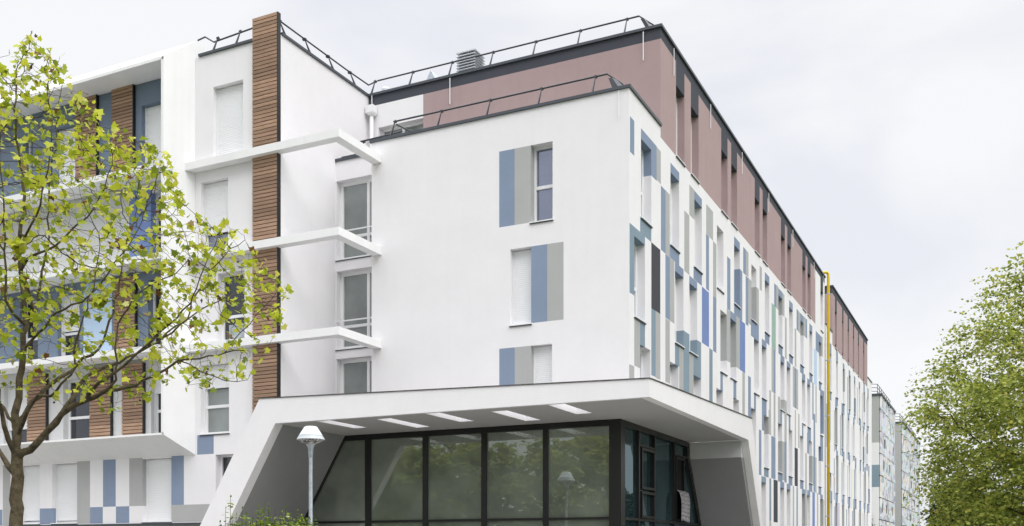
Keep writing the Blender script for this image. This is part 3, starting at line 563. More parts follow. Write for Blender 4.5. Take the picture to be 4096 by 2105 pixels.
# ================================================================== left wing
lw = thing('apartment_wing', 'white left wing with timber slat strips and a flared frame around blue-grey windows', 'building', (XB, YB, 0))
PB = FY(YB); UL = -37.0
ZT = 16.82
holes = BWIN + CW
facade('front_wall', PB, (UL, XB, 2.47, ZT), holes, CPAINT, lw, cuts=[(-19.6, XB, 2.47, 3.2)])
mb = MB(); mb.box(UL, -21.72, YB+0.03, YB+0.4, 0, 2.44); mb.build('plinth', 'G', lw)
mb = MB(); mb.box(UL, -22.0, YB-0.06, YB+0.02, 2.42, 2.468); mb.build('plinth_ledge', 'coping', lw)
mb = MB(); mb.face([(XB,YB,3.2),(XB,YL,3.2),(XB,YL,ZT),(XB,YB,ZT)]); mb.face([(XB,YL,0),(XB,YP+0.3,0),(XB,YP+0.3,ZT),(XB,YL,ZT)]); mb.build('side_wall', 'W', lw)
mb = MB(); mb.face([(UL,YB+10,0),(XB-4,YB+10,0),(XB-4,YB+10,ZT),(UL,YB+10,ZT)]); mb.build('back_wall', 'W', lw)
mb = MB(); mb.face([(UL,YB+0.02,ZT-0.15),(XB-0.02,YB+0.02,ZT-0.15),(XB-0.02,YP,ZT-0.15),(UL,YP,ZT-0.15)]); mb.face([(UL,YP,ZT-0.15),(XB-4,YP,ZT-0.15),(XB-4,YB+10,ZT-0.15),(UL,YB+10,ZT-0.15)]); mb.build('roof', 'roof', lw)
mb = MB(); mb.box(-22.25, -20.06, YB-0.06, YB+0.25, ZT, ZT+0.075); mb.box(-20.06, XB+0.05, YB+0.05, YB+0.25, ZT, ZT+0.075); mb.box(XB-0.25, XB+0.05, YB+0.25, YP-0.062, ZT, ZT+0.075); mb.build('coping', 'coping', lw)
for k, h in enumerate(BWIN):
    shut = (0.0, 0.26, None, 0.68, None)[k]; pane = ('glass','glass','glassd','glassr','glassd')[k]
    w = window(PB, h, lw, dep=0.26, split=(0, 0, 0.36, 0.40, 0)[k], shut=shut, pane=pane, sill=k in (3,))
    if k == 3: w['label'] = 'window with its roller shutter partly raised'
    if k == 2:
        s = MB(); P = PB; a0,a1,z0,z1 = h
        s.pbox(P, a0+0.25, a1-0.1, z0+0.08, z0+0.5, 0.225, 0.236); s.build('curtain', 'cloth3', w)
for k, h in enumerate(CW):
    shut = CSH[k]; window(PB, h, lw, dep=0.26, split=0.40 if shut is None or shut > 0.2 else 0, shut=shut, pane='glassd' if k >= 3 and k < 11 else 'glass', sill=(h[2] < 3))
# timber slat screens
def slats(name, P, a0, a1, z0, z1, parent, d=-0.13, pitch=0.112, backing=True):
    mb = MB()
    mb.pbox(P, a0+0.01, a1-0.01, z0, z1-0.005, d+0.03, -0.002, 1); mb.pbox(P, a1-0.01, a1+0.025, z0, z1, d-0.005, -0.002, 1)
    z = z1
    while z > z0+0.05:
        zb = max(z-pitch+0.021, z0)
        mb.pbox(P, a0, a1-0.012, zb, z, d-0.004+random.uniform(-0.003,0.003), d+0.028, 0); z -= pitch
    return mb.build(name, ['wood', 'alu'], parent)
random.seed(4)
beams = [(13.5, 13.27), (10.73, 10.50), (7.92, 7.69)]
lv = [17.42, 13.50, 13.27, 10.73, 10.50, 7.92, 7.69, 4.6]
for i in range(0, 8, 2): slats('timber_screen', PB, -20.05, XB+0.0, lv[i+1], lv[i], lw)
for a0, a1, z0, z1 in TIM: slats('timber_screen', PB, a0, a1, z0, z1, lw, d=-0.10)
# white beams running along the front and turning back to the corner block
YBm = 23.11
for zt, zb in beams:
    mb = MB(); mb.box(-22.75, -16.79, YBm, YBm+0.14, zb, zt); mb.box(-22.45, XB+0.0, YBm+0.14, YB-0.005, zb, zt-0.03)
    mb.box(-17.1, -16.79, YBm+0.141, YA-0.003, zb, zt); mb.box(XB+0.0, -17.1, YBm+0.141, YBm+0.30, zb, zt)
    mb.build('cross_beam', 'beam', lw)
    mb = MB(); mb.box(UL, -22.84, 22.62, YB-0.003, zb+0.02, zt-0.02); mb.build('cross_beam', 'beam', lw)
# flared white frame: a truncated pyramid whose outer faces splay back to the wall
yf = YB-0.9; fr = MB()
fo = (UL, -22.83, 5.12, 16.61); ba = (UL, -22.41, 4.56, 17.35); t = 0.10
def pt(u, z, y): return (u, y, z)
fr.face([pt(fo[1],fo[2],yf),pt(ba[1],ba[2],YB-0.003),pt(ba[1],ba[3],YB-0.003),pt(fo[1],fo[3],yf)])
fr.face([pt(fo[0],fo[3],yf),pt(fo[1],fo[3],yf),pt(ba[1],ba[3],YB-0.003),pt(ba[0],ba[3],YB-0.003)])
fr.face([pt(fo[0],fo[2],yf),pt(fo[1],fo[2],yf),pt(ba[1],ba[2],YB-0.003),pt(ba[0],ba[2],YB-0.003)])
fr.face([pt(fo[0],fo[3],yf),pt(fo[1],fo[3],yf),pt(fo[1],fo[3]-t,yf),pt(fo[0],fo[3]-t,yf)])          # front lips
fr.face([pt(fo[0],fo[2],yf),pt(fo[1],fo[2],yf),pt(fo[1],fo[2]+t*0.6,yf),pt(fo[0],fo[2]+t*0.6,yf)])
fr.face([pt(fo[1],fo[2],yf),pt(fo[1],fo[3],yf),pt(fo[1]-t,fo[3]-t,yf),pt(fo[1]-t,fo[2]+t*0.6,yf)])
fr.face([pt(fo[0],fo[3]-t,yf),pt(fo[1]-t,fo[3]-t,yf),pt(fo[1]-t,fo[3]-t,YB-0.003),pt(fo[0],fo[3]-t,YB-0.003)])   # inner soffit, cheek, shelf
fr.face([pt(fo[1]-t,fo[2]+t*0.6,yf),pt(fo[1]-t,fo[3]-t,yf),pt(fo[1]-t,fo[3]-t,YB-0.003),pt(fo[1]-t,fo[2]+t*0.6,YB-0.003)])
fr.face([pt(fo[0],fo[2]+t*0.6,yf),pt(fo[1]-t,fo[2]+t*0.6,yf),pt(fo[1]-t,fo[2]+t*0.6,YB-0.003),pt(fo[0],fo[2]+t*0.6,YB-0.003)])
fr.face([pt(ba[1],ZT,YB-0.003),pt(ba[1],ba[3],YB-0.003),(ba[1]+0.16,YB+0.25,ba[3]-0.06),(ba[1]+0.16,YB+0.25,ZT)])
fr.face([pt(ba[0],ba[3],YB-0.003),pt(ba[1],ba[3],YB-0.003),(ba[1]+0.16,YB+0.25,ba[3]-0.06),(ba[0],YB+0.25,ba[3]-0.06)])
fr.face([(ba[0],YB+0.25,ZT),(ba[1]+0.16,YB+0.25,ZT),(ba[1]+0.16,YB+0.25,ba[3]-0.06),(ba[0],YB+0.25,ba[3]-0.06)])
fr.build('flared_frame', 'beam', lw)
# guard rails: front (left of the timber) and along the return wall
zr2 = ZT+0.075
guard(lw, [(-22.6,YB+0.30,zr2+0.66),(-22.3,YB+0.30,zr2+0.7),(-22.0,YB+0.36,zr2+0.5),(-20.06,YB+0.36,zr2+0.6)], [(-21.85, YB+0.12, zr2), (-20.95, YB+0.12, zr2)], (0, 0.26))
guard(lw, [(XB-0.36,YB+0.3,zr2+0.6),(XB-0.36,YP-0.75,zr2+0.6),(XB-0.2,YP+0.3,zr2+0.5),(XB+0.1,YP+0.36,zr2+0.6)], [(XB-0.10, YB+0.42+1.2*k, zr2) for k in range(4)], (-0.27, 0))
guard(lw, [(UL,YB+0.34,17.55),(-22.8,YB+0.34,17.55)], [(-22.75-1.5*k, YB+0.30, 16.7) for k in range(9)], (0, 0.05), 0.78)

# ================================================================== far block beyond the yellow pipe
fb = thing('apartment_building', 'smaller white block beyond the yellow pipe, narrow windows and pink top storey', 'building', (XR, 58.0, 0))
FP0, FE, FW = 60.55, 77.3, 80.0
rng = random.Random(11)
fh, fp = [], []
base_v = [59.86, 62.4, 65.15, 67.8, 70.33, 72.8, 75.4, 77.7]
zl = [(10.78,12.94),(7.94,10.10),(5.10,7.26),(1.85,4.43)]
for c, v in enumerate(base_v):
    for r, (z0, z1) in enumerate(zl):
        off = [0.0, rng.choice([-0.55,0.55,-0.4]), rng.choice([0,0.5,-0.5]), rng.choice([-0.3,0.3])][r]
        a = v-0.36+off; b = a+0.72; fh.append((a, b, z0, z1))
        if r < 3: fp.append(['b', a, b, z0-rng.choice([0.35,0.5,0.7]), z0])
        fp.append(['b', a, b, z1, z1+rng.choice([0.35,0.55,0.62])])
        q = rng.random(); sgn = 1
        if q < 0.45: fp.append(['g', b, b+0.28, z0+rng.choice([0,0.8]), z1+0.1])
        elif q < 0.62: fp.append([rng.choice('bbt'), b, b+0.26, z0, z0+1.1])
        if rng.random() < 0.75:
            s = a-rng.uniform(0.4,0.9); fp.append([rng.choice('ggbbtg'), s, s+rng.uniform(0.22,0.4), z0-0.5, z1-0.2])
fp += [['c', 66.6, 67.0, 8.4, 10.7], ['y', 68.7, 69.2, 4.4, 7.0], ['l', 62.9, 63.4, 1.9, 4.5], ['d', 70.9, 71.2, 4.4, 7.1], ['y', 73.9, 74.2, 7.6, 10.3]]
facade('side_wall', PR, (58.2, FW, 0, 13.6), fh, fp, fb)
facade('parapet_wall', PR, (58.2, FP0, 13.6, 14.30), [], [], fb); facade('parapet_wall', PR, (FE, FW, 13.6, 14.30), [], [], fb)
fpk = FPINK
fpp = [['x', FP0, FE, 16.62, 17.3]]+[['x', h[0], h[1], h[3], 16.63] for h in fpk]
facade('top_storey_wall', PR, (FP0, FE, 13.6, 17.0), fpk, fpp, fb, base='k')
facade('top_storey_front', FY(FP0), (-18, XR, 13.6, 17.0), [], [['x', -18, XR, 16.62, 17.3]], fb, base='k')
mb = MB(); mb.face([(-18,58.2,0),(XR,58.2,0),(XR,58.2,14.3),(-18,58.2,14.3)]); mb.face([(-18,FW,0),(XR,FW,0),(XR,FW,14.3),(-18,FW,14.3)]); mb.face([(-18,58.2,0),(-18,FW,0),(-18,FW,14.3),(-18,58.2,14.3)])
mb.face([(-18,FE,14),(XR,FE,14),(XR,FE,17),(-18,FE,17)]); mb.build('back_wall', 'W', fb)
mb = MB(); mb.face([(-18,FP0,16.9),(XR-0.02,FP0+0.02,16.9),(XR-0.02,FE-0.02,16.9),(-18,FE,16.9)]); mb.face([(-18,58.21,13.9),(XR-0.02,58.21,13.9),(XR-0.02,FW-0.02,13.9),(-18,FW-0.02,13.9)]); mb.build('roof', 'roof', fb)
mb = MB(); mb.box(XR-0.3, XR+0.06, FP0+0.2, FE+0.05, 17.0, 17.08); mb.box(-18, XR+0.06, FP0-0.06, FP0+0.2, 17.0, 17.08); mb.box(XR-0.3, XR+0.05, 58.2, FP0-0.062, 14.3, 14.37); mb.box(XR-0.3, XR+0.05, FE+0.06, FW+0.05, 14.3, 14.37); mb.build('coping', 'coping', fb)
for h in fh+fpk: window(PR, h, fb, sill=h[2] > 3, split=0, fwid=0.12)

# ================================================================== patterned towers
def clad_mat(name, seed):
    m = D.materials.new(name); m.use_nodes = True; t = m.node_tree; b = t.nodes['Principled BSDF']; b.inputs['Roughness'].default_value = 0.35
    tcn = t.nodes.new('ShaderNodeTexCoord'); mp = t.nodes.new('ShaderNodeMapping'); mp.inputs['Scale'].default_value = (1, 0.42, 0.8); mp.inputs['Location'].default_value = (seed, seed*2, 0)
    t.links.new(tcn.outputs['Object'], mp.inputs[0])
    v = t.nodes.new('ShaderNodeTexVoronoi'); v.inputs['Scale'].default_value = 1.9; t.links.new(mp.outputs[0], v.inputs['Vector'])
    hs = t.nodes.new('ShaderNodeSeparateColor'); t.links.new(v.outputs['Color'], hs.inputs[0])
    rp = t.nodes.new('ShaderNodeValToRGB'); e = rp.color_ramp.elements; rp.color_ramp.interpolation = 'CONSTANT'
    cols = [(0.45,0.48,0.55),(0.62,0.68,0.75),(0.72,0.65,0.58),(0.60,0.57,0.66),(0.58,0.73,0.74),(0.78,0.76,0.77),(0.40,0.40,0.45),(0.72,0.70,0.78)]
    e[0].position = 0; e[0].color = (*cols[0],1); e[1].position = 0.12; e[1].color = (*cols[1],1)
    for i, c in enumerate(cols[2:]):
        q = e.new(0.25+0.125*i); q.color = (*c,1)
    t.links.new(hs.outputs[0], rp.inputs[0]); t.links.new(rp.outputs[0], b.inputs['Base Color'])
    return m
M['clad'] = clad_mat('pastel_facet_cladding', 3.0); M['clad2'] = clad_mat('pastel_facet_cladding', 11.0)
def tower(label, v0, v1, u, H, clad, bands):
    tw = thing('tower_block', label, 'building', (u, v0, 0))
    P = FX(u)
    facade('end_wall', FY(v0), (u-18, u-0.05, 0, H), [], bands, tw, base='H')
    mb = MB(); mb.face([(u-18,v0,0),(u-18,v1,0),(u-18,v1,H),(u-18,v0,H)]); mb.face([(u-18,v1,0),(u,v1,0),(u,v1,H),(u-18,v1,H)]); mb.build('back_wall', 'W', tw)
    mb = MB(); mb.face([(u-18,v0,H-0.1),(u,v0,H-0.1),(u,v1,H-0.1),(u-18,v1,H-0.1)]); mb.build('roof', 'roof', tw)
    # folded cladding: zig-zag fins per storey with dark joints between
    mb = MB(); r = random.Random(int(v0)); z = 0.0; st = 2.78
    while z < H-0.3:
        zt = min(z+st-0.14, H-0.05); v = v0
        while v < v1-0.01:
            w = min(r.choice([0.3,0.45,0.6]), v1-v); k = r.uniform(0.05,0.26); k2 = r.uniform(0.05,0.26); q = r.uniform(0.2,0.8)
            m = v+w*r.uniform(0.3,0.7); m2 = v+w*r.uniform(0.3,0.7)
            mb.face([P(v,z,0),P(m,z,-k),P(m2,zt,-k2),P(v,zt,0)]); mb.face([P(m,z,-k),P(v+w,z,0),P(v+w,zt,0),P(m2,zt,-k2)])
            if r.random() < 0.05: mb.pbox(P, v+w*0.2, v+w*0.7, z+0.9, zt-0.6, -0.2, -0.05, 1)
            v += w
        mb.pbox(P, v0, v1, zt, min(z+st, H), -0.06, 0.1, 1); z += st
    mb.build('cladding', [clad, 'louvd'], tw)
    mb = MB(); mb.box(u-18, u+0.3, v0-0.1, v1, H, H+0.25); mb.build('coping', 'coping', tw)
    mb = MB(); 
    for zz in (0.5, 0.95, 1.4): mb.tube([(u-8,v0+0.6,H+0.2+zz),(u-1.2,v0+0.6,H+0.2+zz),(u-0.4,v0+1.2,H+0.2+zz),(u-0.4,v1-0.5,H+0.2+zz)], 0.04, 6)
    g = mb.build('guard_rail', 'rail', tw)
    n = int((v1-v0)/2.2)
    for i in range(n):
        p = MB(); p.tube([(u-0.4,v0+1.2+i*2.2,H+0.2),(u-0.4,v0+1.2+i*2.2,H+1.6)], 0.04, 6); p.build('post', 'rail', g)
    return tw
tower('tower with pastel folded cladding and grey-banded end wall, nearest of the two', 133.0, 151.0, -13.9, 21.1, 'clad', [['g',-40,0,15.5,21.2],['B',-40,0,3.0,9.7],['g',-40,0,-1,-0.5],['t',-40,0,6.6,9.7]][:1]+[['H',-40,0,12.7,15.5],['t',-40,0,9.6,12.4],['W',-40,0,12.4,15.2],['W',-40,0,4.0,9.6],['g',-40,0,0,4.0],['g',-40,0,15.2,21.2]])
tower('tower with pastel folded cladding and plain grey end wall, half hidden by the right tree', 163.5, 198.0, -13.9, 21.1, 'clad2', [['g',-40,0,0,21.2]])
# ================================================================== street lamp
lp = thing('street_lamp', 'galvanised post lamp with a white cone-shaped hood in front of the porch', 'street lamp', (-13.49, 17.55, 0))
cx, cy = -13.49, 17.55
mb = MB(); mb.lathe((cx,cy,0), [(0.075,0),(0.075,0.9),(0.046,0.98),(0.040,3.62)], 20); mb.lathe((cx,cy,0), [(0.12,0),(0.12,0.02),(0.07,0.03)], 20); mb.build('pole', 'galv', lp, True)
mb = MB(); mb.lathe((cx,cy,0), [(0.041,3.62),(0.052,3.625),(0.050,3.72),(0.056,3.80),(0.072,3.86),(0.098,3.90),(0.10,3.905)], 24); mb.build('collar', 'galv', lp, True)
def lamp_glass():
    m = D.materials.new('ribbed_lens'); m.use_nodes = True; t = m.node_tree; b = t.nodes['Principled BSDF']; b.inputs['Roughness'].default_value = 0.15
    tcn = t.nodes.new('ShaderNodeTexCoord'); gr = t.nodes.new('ShaderNodeTexNoise'); gr.inputs['Scale'].default_value = 9; gr.inputs['Detail'].default_value = 2; t.links.new(tcn.outputs['Object'], gr.inputs['Vector'])
    mp = t.nodes.new('ShaderNodeMapping'); mp.inputs['Scale'].default_value = (1.5,1.5,0.15); t.links.new(tcn.outputs['Object'], mp.inputs[0]); t.links.new(mp.outputs[0], gr.inputs['Vector'])
    rp = t.nodes.new('ShaderNodeValToRGB'); rp.color_ramp.elements[0].position = 0.42; rp.color_ramp.elements[0].color = (0.05,0.045,0.05,1); rp.color_ramp.elements[1].position = 0.6; rp.color_ramp.elements[1].color = (0.55,0.52,0.52,1)
    t.links.new(gr.outputs[0], rp.inputs[0]); t.links.new(rp.outputs[0], b.inputs['Base Color']); return m
M['lens'] = lamp_glass()
mb = MB(); mb.lathe((cx,cy,0), [(0.10,3.905),(0.20,3.95),(0.288,4.008)], 32); mb.build('lens', 'lens', lp, True)
mb = MB(); mb.lathe((cx,cy,0), [(0.29,4.0),(0.302,4.004),(0.300,4.02),(0.252,4.10),(0.254,4.105),(0.248,4.11),(0.150,4.268),(0.135,4.288),(0.10,4.297),(0.0,4.30)], 36); mb.build('hood', 'lampw', lp, True)

# ================================================================== cloths
def cloth(name, label, cat, P, a0, a1, zt, zb, matk, out=0.12):
    mb = MB(); n, k = 8, 8; g = []
    for i in range(n+1):
        row = []
        for j in range(k+1):
            s = i/n; q = j/k; a = a0+(a1-a0)*q
            d = -0.03-out*math.sin(min(1, s*2)*math.pi/2)-0.02*math.sin(q*9+s*2)
            if i == 0: d = 0.03
            row.append(P(a+0.02*math.sin(s*5+q), zt-(zt-zb)*max(0,(s-0.06)/0.94)+0.03*math.sin(q*6)*s, d))
        g.append(row)
    for i in range(n):
        for j in range(k): mb.face([g[i][j],g[i][j+1],g[i+1][j+1],g[i+1][j]])
    o = mb.build(name, matk, None, True)
    sm = o.modifiers.new('thickness', 'SOLIDIFY'); sm.thickness = 0.012
    return tag(o, label, cat)
cloth('towel', 'grey patterned towel hanging out of the open dark window under the porch', 'towel', FX(XG+0.07), 29.5, 30.5, 3.45, 2.50, 'cloth', 0.1)
cloth('laundry', 'small pale pink cloth hanging from a far window beside the yellow pipe', 'laundry', FX(XR), 59.6, 60.1, 6.1, 5.35, 'cloth2', 0.18)

# ================================================================== trees
def norm(v): return v/np.maximum(np.linalg.norm(v, axis=-1, keepdims=True), 1e-9)
FWD = np.array([-0.441, 0.8976, 0]); RGT = np.array([0.8976, 0.441, 0])
def grow(seed_pos, seed_par, attr, step, kill, infl, iters=80, rng=None, gravity=0.0):
    """space-colonisation growth; returns positions and parents"""
    pos = [np.array(p, float) for p in seed_pos]; par = list(seed_par)
    attr = np.array(attr); near = np.full(len(attr), -1); nd = np.full(len(attr), 1e9)
    def upd(i0):
        nonlocal near, nd
        for i in range(i0, len(pos)):
            d = np.linalg.norm(attr-pos[i], axis=1); m = d < nd; near[m] = i; nd[m] = d[m]
    upd(0)
    for it in range(iters):
        act = nd < infl
        if not act.any(): break
        ids = np.unique(near[act]); i0 = len(pos); new = []
        for i in ids:
            v = norm(attr[act & (near == i)]-pos[i]).sum(0); L = np.linalg.norm(v)
            if L < 1e-6: continue
            v = v/L + rng.normal(0, 0.16, 3); v[2] += gravity; v /= np.linalg.norm(v)
            q = pos[i]+v*step
            new.append((q, i))
        for q, i in new: pos.append(q); par.append(i)
        upd(i0)
        keep = nd > kill; attr = attr[keep]; near = near[keep]; nd = nd[keep]
        if len(attr) == 0: break
    return np.array(pos), np.array(par)
def tree_tubes(pos, par, tip, power, base_r, seed_r, nmin=4):
    n = len(pos); r = np.zeros(n); cnt = np.zeros(n)
    ch = [[] for _ in range(n)]
    for i in range(n):
        if par[i] >= 0: ch[par[i]].append(i)
    for i in range(n-1, -1, -1):
        r[i] = tip if not ch[i] else sum(r[c]**power for c in ch[i])**(1/power)
    r = np.minimum(r, base_r)
    for i, q in seed_r.items(): r[i] = max(q, min(r[i], q*1.15))
    mb_big, mb_small = MB(), MB(); used = set()
    for i in range(n):
        for k, c in enumerate(ch[i]):
            if k == 0 and par[i] >= 0 and True: continue
            path = [i, c]
            while ch[path[-1]]: path.append(ch[path[-1]][0])
            rad = [r[q] for q in path]; rad[0] = min(rad[0], rad[1]*1.25)
            (mb_big if rad[1] > tip*5 else mb_small).tube([pos[q] for q in path], rad, 9 if rad[1] > 0.04 else (6 if rad[1] > 0.014 else 4), cap=False)
    return mb_big, mb_small, r, ch
PALM = np.array([(0,0.05),(0.20,-0.06),(0.50,0.02),(0.40,0.22),(0.66,0.46),(0.38,0.52),(0.24,0.68),(0.0,1.0),(-0.24,0.68),(-0.38,0.52),(-0.66,0.46),(-0.40,0.22),(-0.50,0.02),(-0.20,-0.06)])
def join_wood(a, b, mats, parent):
    k = len(a.v); a.v += b.v; a.f += [tuple(k+i for i in f) for f in b.f]; a.m += [1]*len(b.f)
    return a.build('trunk', mats, parent, True)
def palm_leaves(p, d, s, rng):
    """lobed plane leaves: p base, d pointing direction, s size"""
    n = len(p); d = norm(d); side = norm(np.cross(d, norm(rng.normal(0,1,(n,3))+np.array([0,0,1.2])))); nrm = np.cross(side, d)
    k = len(PALM); w = rng.uniform(0.75, 1.1, (n,1)); curl = rng.uniform(-0.35, 0.55, (n,1))
    out = np.zeros((n,k,3))
    for j,(x,y) in enumerate(PALM):
        out[:,j] = p+side*(x*s*w[:,0])[:,None]+d*(y*s)[:,None]-nrm*((x*x*1.1+ (y-0.3)**2*0.5)*s*curl[:,0])[:,None]
    return out.reshape(-1,3)
# ---- plane tree in front of the left wing
TD = 14.0
def px(x, y, dz=0.0):                                         # metres across / up at the tree's distance
    t = TD+dz; return FWD*t+RGT*((x-2048)/3998*t)+np.array([0,0,(2203-y)/3998*t+1.6])
LIMBS = [  # polyline (across, up, depth offset) and radius
 ([(52,2660,0),(60,2300,0),(66,2105,0),(64,2000,0),(66,1905,0),(68,1830,0)], 0.125, 0.090, None),
 ([(68,1830,0),(66,1740,0),(60,1660,0.05),(72,1590,.1),(84,1480,.1),(92,1400,.1),(100,1300,.15),(96,1180,.2),(82,1080,.2),(80,940,.25),(96,850,.3),(100,780,.3),(88,690,.3),(70,560,.25),(62,440,.2),(66,330,.2)], 0.078, 0.012, (0,5)),
 ([(68,1830,0),(122,1800,-.05),(160,1765,-.1),(192,1725,-.15),(250,1662,-.2),(298,1622,-.25),(346,1602,-.3),(373,1586,-.3),(426,1562,-.35),(490,1549,-.4),(543,1535,-.4),(602,1506,-.45),(665,1478,-.5),(715,1440,-.5),(800,1436,-.55),(900,1410,-.6),(975,1402,-.6)], 0.070, 0.008, (0,5)),
 ([(224,1690,-.18),(278,1628,-.1),(300,1572,0),(316,1540,.05),(350,1502,.1),(426,1464,.2),(480,1452,.2),(540,1420,.3),(600,1390,.3),(700,1310,.4),(800,1240,.45),(900,1190,.5)], 0.050, 0.008, (2,3)),
 ([(346,1602,-.3),(373,1554,-.45),(415,1522,-.6),(458,1494,-.65),(505,1452,-.7),(538,1415,-.75),(620,1360,-.8),(690,1330,-.85),(745,1280,-.9),(770,1200,-.9),(800,1110,-.95),(835,1020,-.95),(870,950,-1.0)], 0.036, 0.006, (2,6)),
 ([(66,1740,0),(95,1660,.2),(130,1610,.3),(176,1560,.4),(230,1516,.5),(290,1480,.6),(330,1432,.6),(394,1400,.7),(430,1330,.7),(450,1250,.75),(480,1130,.8),(500,1000,.85),(530,900,.9)], 0.052, 0.008, (1,1)),
 ([(66,1750,0),(110,1650,-.2),(124,1620,-.25),(154,1582,-.3),(202,1586,-.4),(250,1538,-.5),(292,1496,-.55),(302,1455,-.6),(296,1400,-.6),(320,1310,-.7),(345,1230,-.75),(385,1110,-.8),(400,980,-.85)], 0.036, 0.006, (1,1)),
 ([(66,1850,0),(38,1868,.05),(20,1840,.1),(0,1800,.15),(-60,1740,.3),(-140,1640,.4),(-230,1520,.5),(-300,1380,.6)], 0.060, 0.012, (0,4)),
 ([(60,1800,0),(36,1760,-.15),(14,1700,-.25),(6,1650,-.3),(-10,1560,-.4),(-40,1450,-.5),(-60,1330,-.6),(-50,1200,-.7),(-30,1080,-.7),(-40,950,-.8)], 0.050, 0.010, (1,0)),
 ([(64,1700,.05),(40,1672,.2),(10,1635,.3),(-30,1580,.4),(-90,1500,.5),(-150,1380,.6),(-180,1220,.6)], 0.036, 0.008, (1,1)),
 ([(92,1300,.15),(55,1255,0),(22,1200,-.1),(14,1130,-.15),(22,1070,-.2),(20,1006,-.2),(-10,960,-.3),(-30,860,-.4),(-40,700,-.4)], 0.030, 0.006, (1,6)),
 ([(22,1006,-.2),(18,900,-.25),(8,780,-.3),(-4,640,-.35),(4,520,-.4)], 0.022, 0.006, (10,5)),
 ([(98,1250,.18),(110,1130,.5),(140,1260,.6),(165,1120,.7),(176,1060,.75),(195,950,.8),(190,840,.8),(205,700,.85),(225,560,.9),(235,430,.9),(250,330,.9)], 0.028, 0.006, (1,7)),
 ([(90,1050,.2),(160,1010,.0),(222,980,-.1),(290,920,-.2),(345,870,-.25),(400,800,-.3),(430,700,-.3),(450,620,-.35)], 0.026, 0.006, (1,8)),
 ([(92,960,.25),(110,940,.0),(142,860,-.2),(165,780,-.3),(190,690,-.4),(210,560,-.45),(200,430,-.45)], 0.024, 0.005, (1,9)),
 ([(130,1355,.1),(222,1255,-.1),(328,1208,-.2),(412,1118,-.3),(450,1060,-.35),(520,980,-.4),(570,880,-.4)], 0.024, 0.005, (1,5)),
 ([(460,1570,-.4),(460,1400,-.5),(470,1300,-.5),(534,1192,-.55),(608,1139,-.6),(700,1096,-.65),(760,1030,-.7)], 0.022, 0.005, (2,8)),
 ([(576,1388,.25),(634,1334,.1),(700,1271,0),(790,1180,0),(850,1080,0),(920,1000,0),(980,960,0)], 0.020, 0.005, (3,8)),
 ([(715,1440,-.5),(800,1480,-.3),(860,1505,-.2),(940,1530,-.1),(990,1520,-.1)], 0.011, 0.004, (2,13)),
 ([(900,1410,-.6),(960,1330,-.6),(1030,1260,-.6),(1090,1190,-.6),(1120,1140,-.6)], 0.010, 0.004, (2,15)),
]
rng = np.random.default_rng(7)
spos, spar, sr = [], [], {}; idx = []
for pts, r0, r1, at in LIMBS:
    P3 = [px(*p) for p in pts]; ids = []
    L = len(P3)
    fine = []
    for a in range(L-1):
        n = max(1, int(np.linalg.norm(P3[a+1]-P3[a])/0.12))
        for j in range(n): fine.append((a+j/n, P3[a]+(P3[a+1]-P3[a])*j/n))
    fine.append((L-1, P3[-1])); last = None; where = {}
    for k, (s, q) in enumerate(fine):
        if k == 0 and at is not None:
            last = idx[at[0]].get(at[1], idx[at[0]][max(idx[at[0]])]); where[0] = last; continue
        jit = rng.normal(0, 0.012, 3) if 0 < k < len(fine)-1 else 0
        spos.append(q+jit); spar.append(-1 if last is None else last); last = len(spos)-1
        sr[last] = 0.86*(r0+(r1-r0)*(s/(L-1))**0.7)
        where[int(s)] = last if int(s) == s else where.get(int(s), last)
    idx.append(where)
OUTL = [(-420,1500),(-480,900),(-300,400),(-120,220),(30,230),(90,125),(135,125),(190,190),(250,200),(262,260),(300,350),(395,440),(480,520),(560,545),(645,600),(725,700),(760,820),(850,890),(935,895),(985,985),(1010,1010),(1100,1090),(1150,1140),(1130,1320),(1020,1420),(1010,1510),(880,1555),(690,1570),(560,1640),(470,1665),(330,1600),(240,1590),(120,1585),(40,1600),(-200,1560)]
def inside(x, y, poly):
    c = False; j = len(poly)-1
    for i in range(len(poly)):
        if (poly[i][1] > y) != (poly[j][1] > y) and x < (poly[j][0]-poly[i][0])*(y-poly[i][1])/(poly[j][1]-poly[i][1])+poly[i][0]: c = not c
        j = i
    return c
attr = []
while len(attr) < 3700:
    x, y = rng.uniform(-480,1160), rng.uniform(110,1680)
    if not inside(x, y, OUTL): continue
    den = 1.0 if y < 1250 else 0.55
    if y > 1480: den = 0.3
    if rng.random() > den: continue
    hw = 1.5*max(0.25, 1-abs((y-1000)/1000)**2)*(1-0.45*max(0,(x-500)/650))
    attr.append(px(x, y, rng.uniform(-hw, hw)))
pos, par = grow(spos, spar, attr, 0.075, 0.105, 1.1, 80, rng, 0.02)
pt_ = thing('plane_tree', 'young plane tree with yellow-green lobed leaves in front of the left wing', 'tree', tuple(px(52,2660)*np.array([1,1,0])))
big, small, rad, chn = tree_tubes(pos, par, 0.0024, 2.5, 0.13, sr)
join_wood(big, small, ['bark', 'bark2'], pt_)
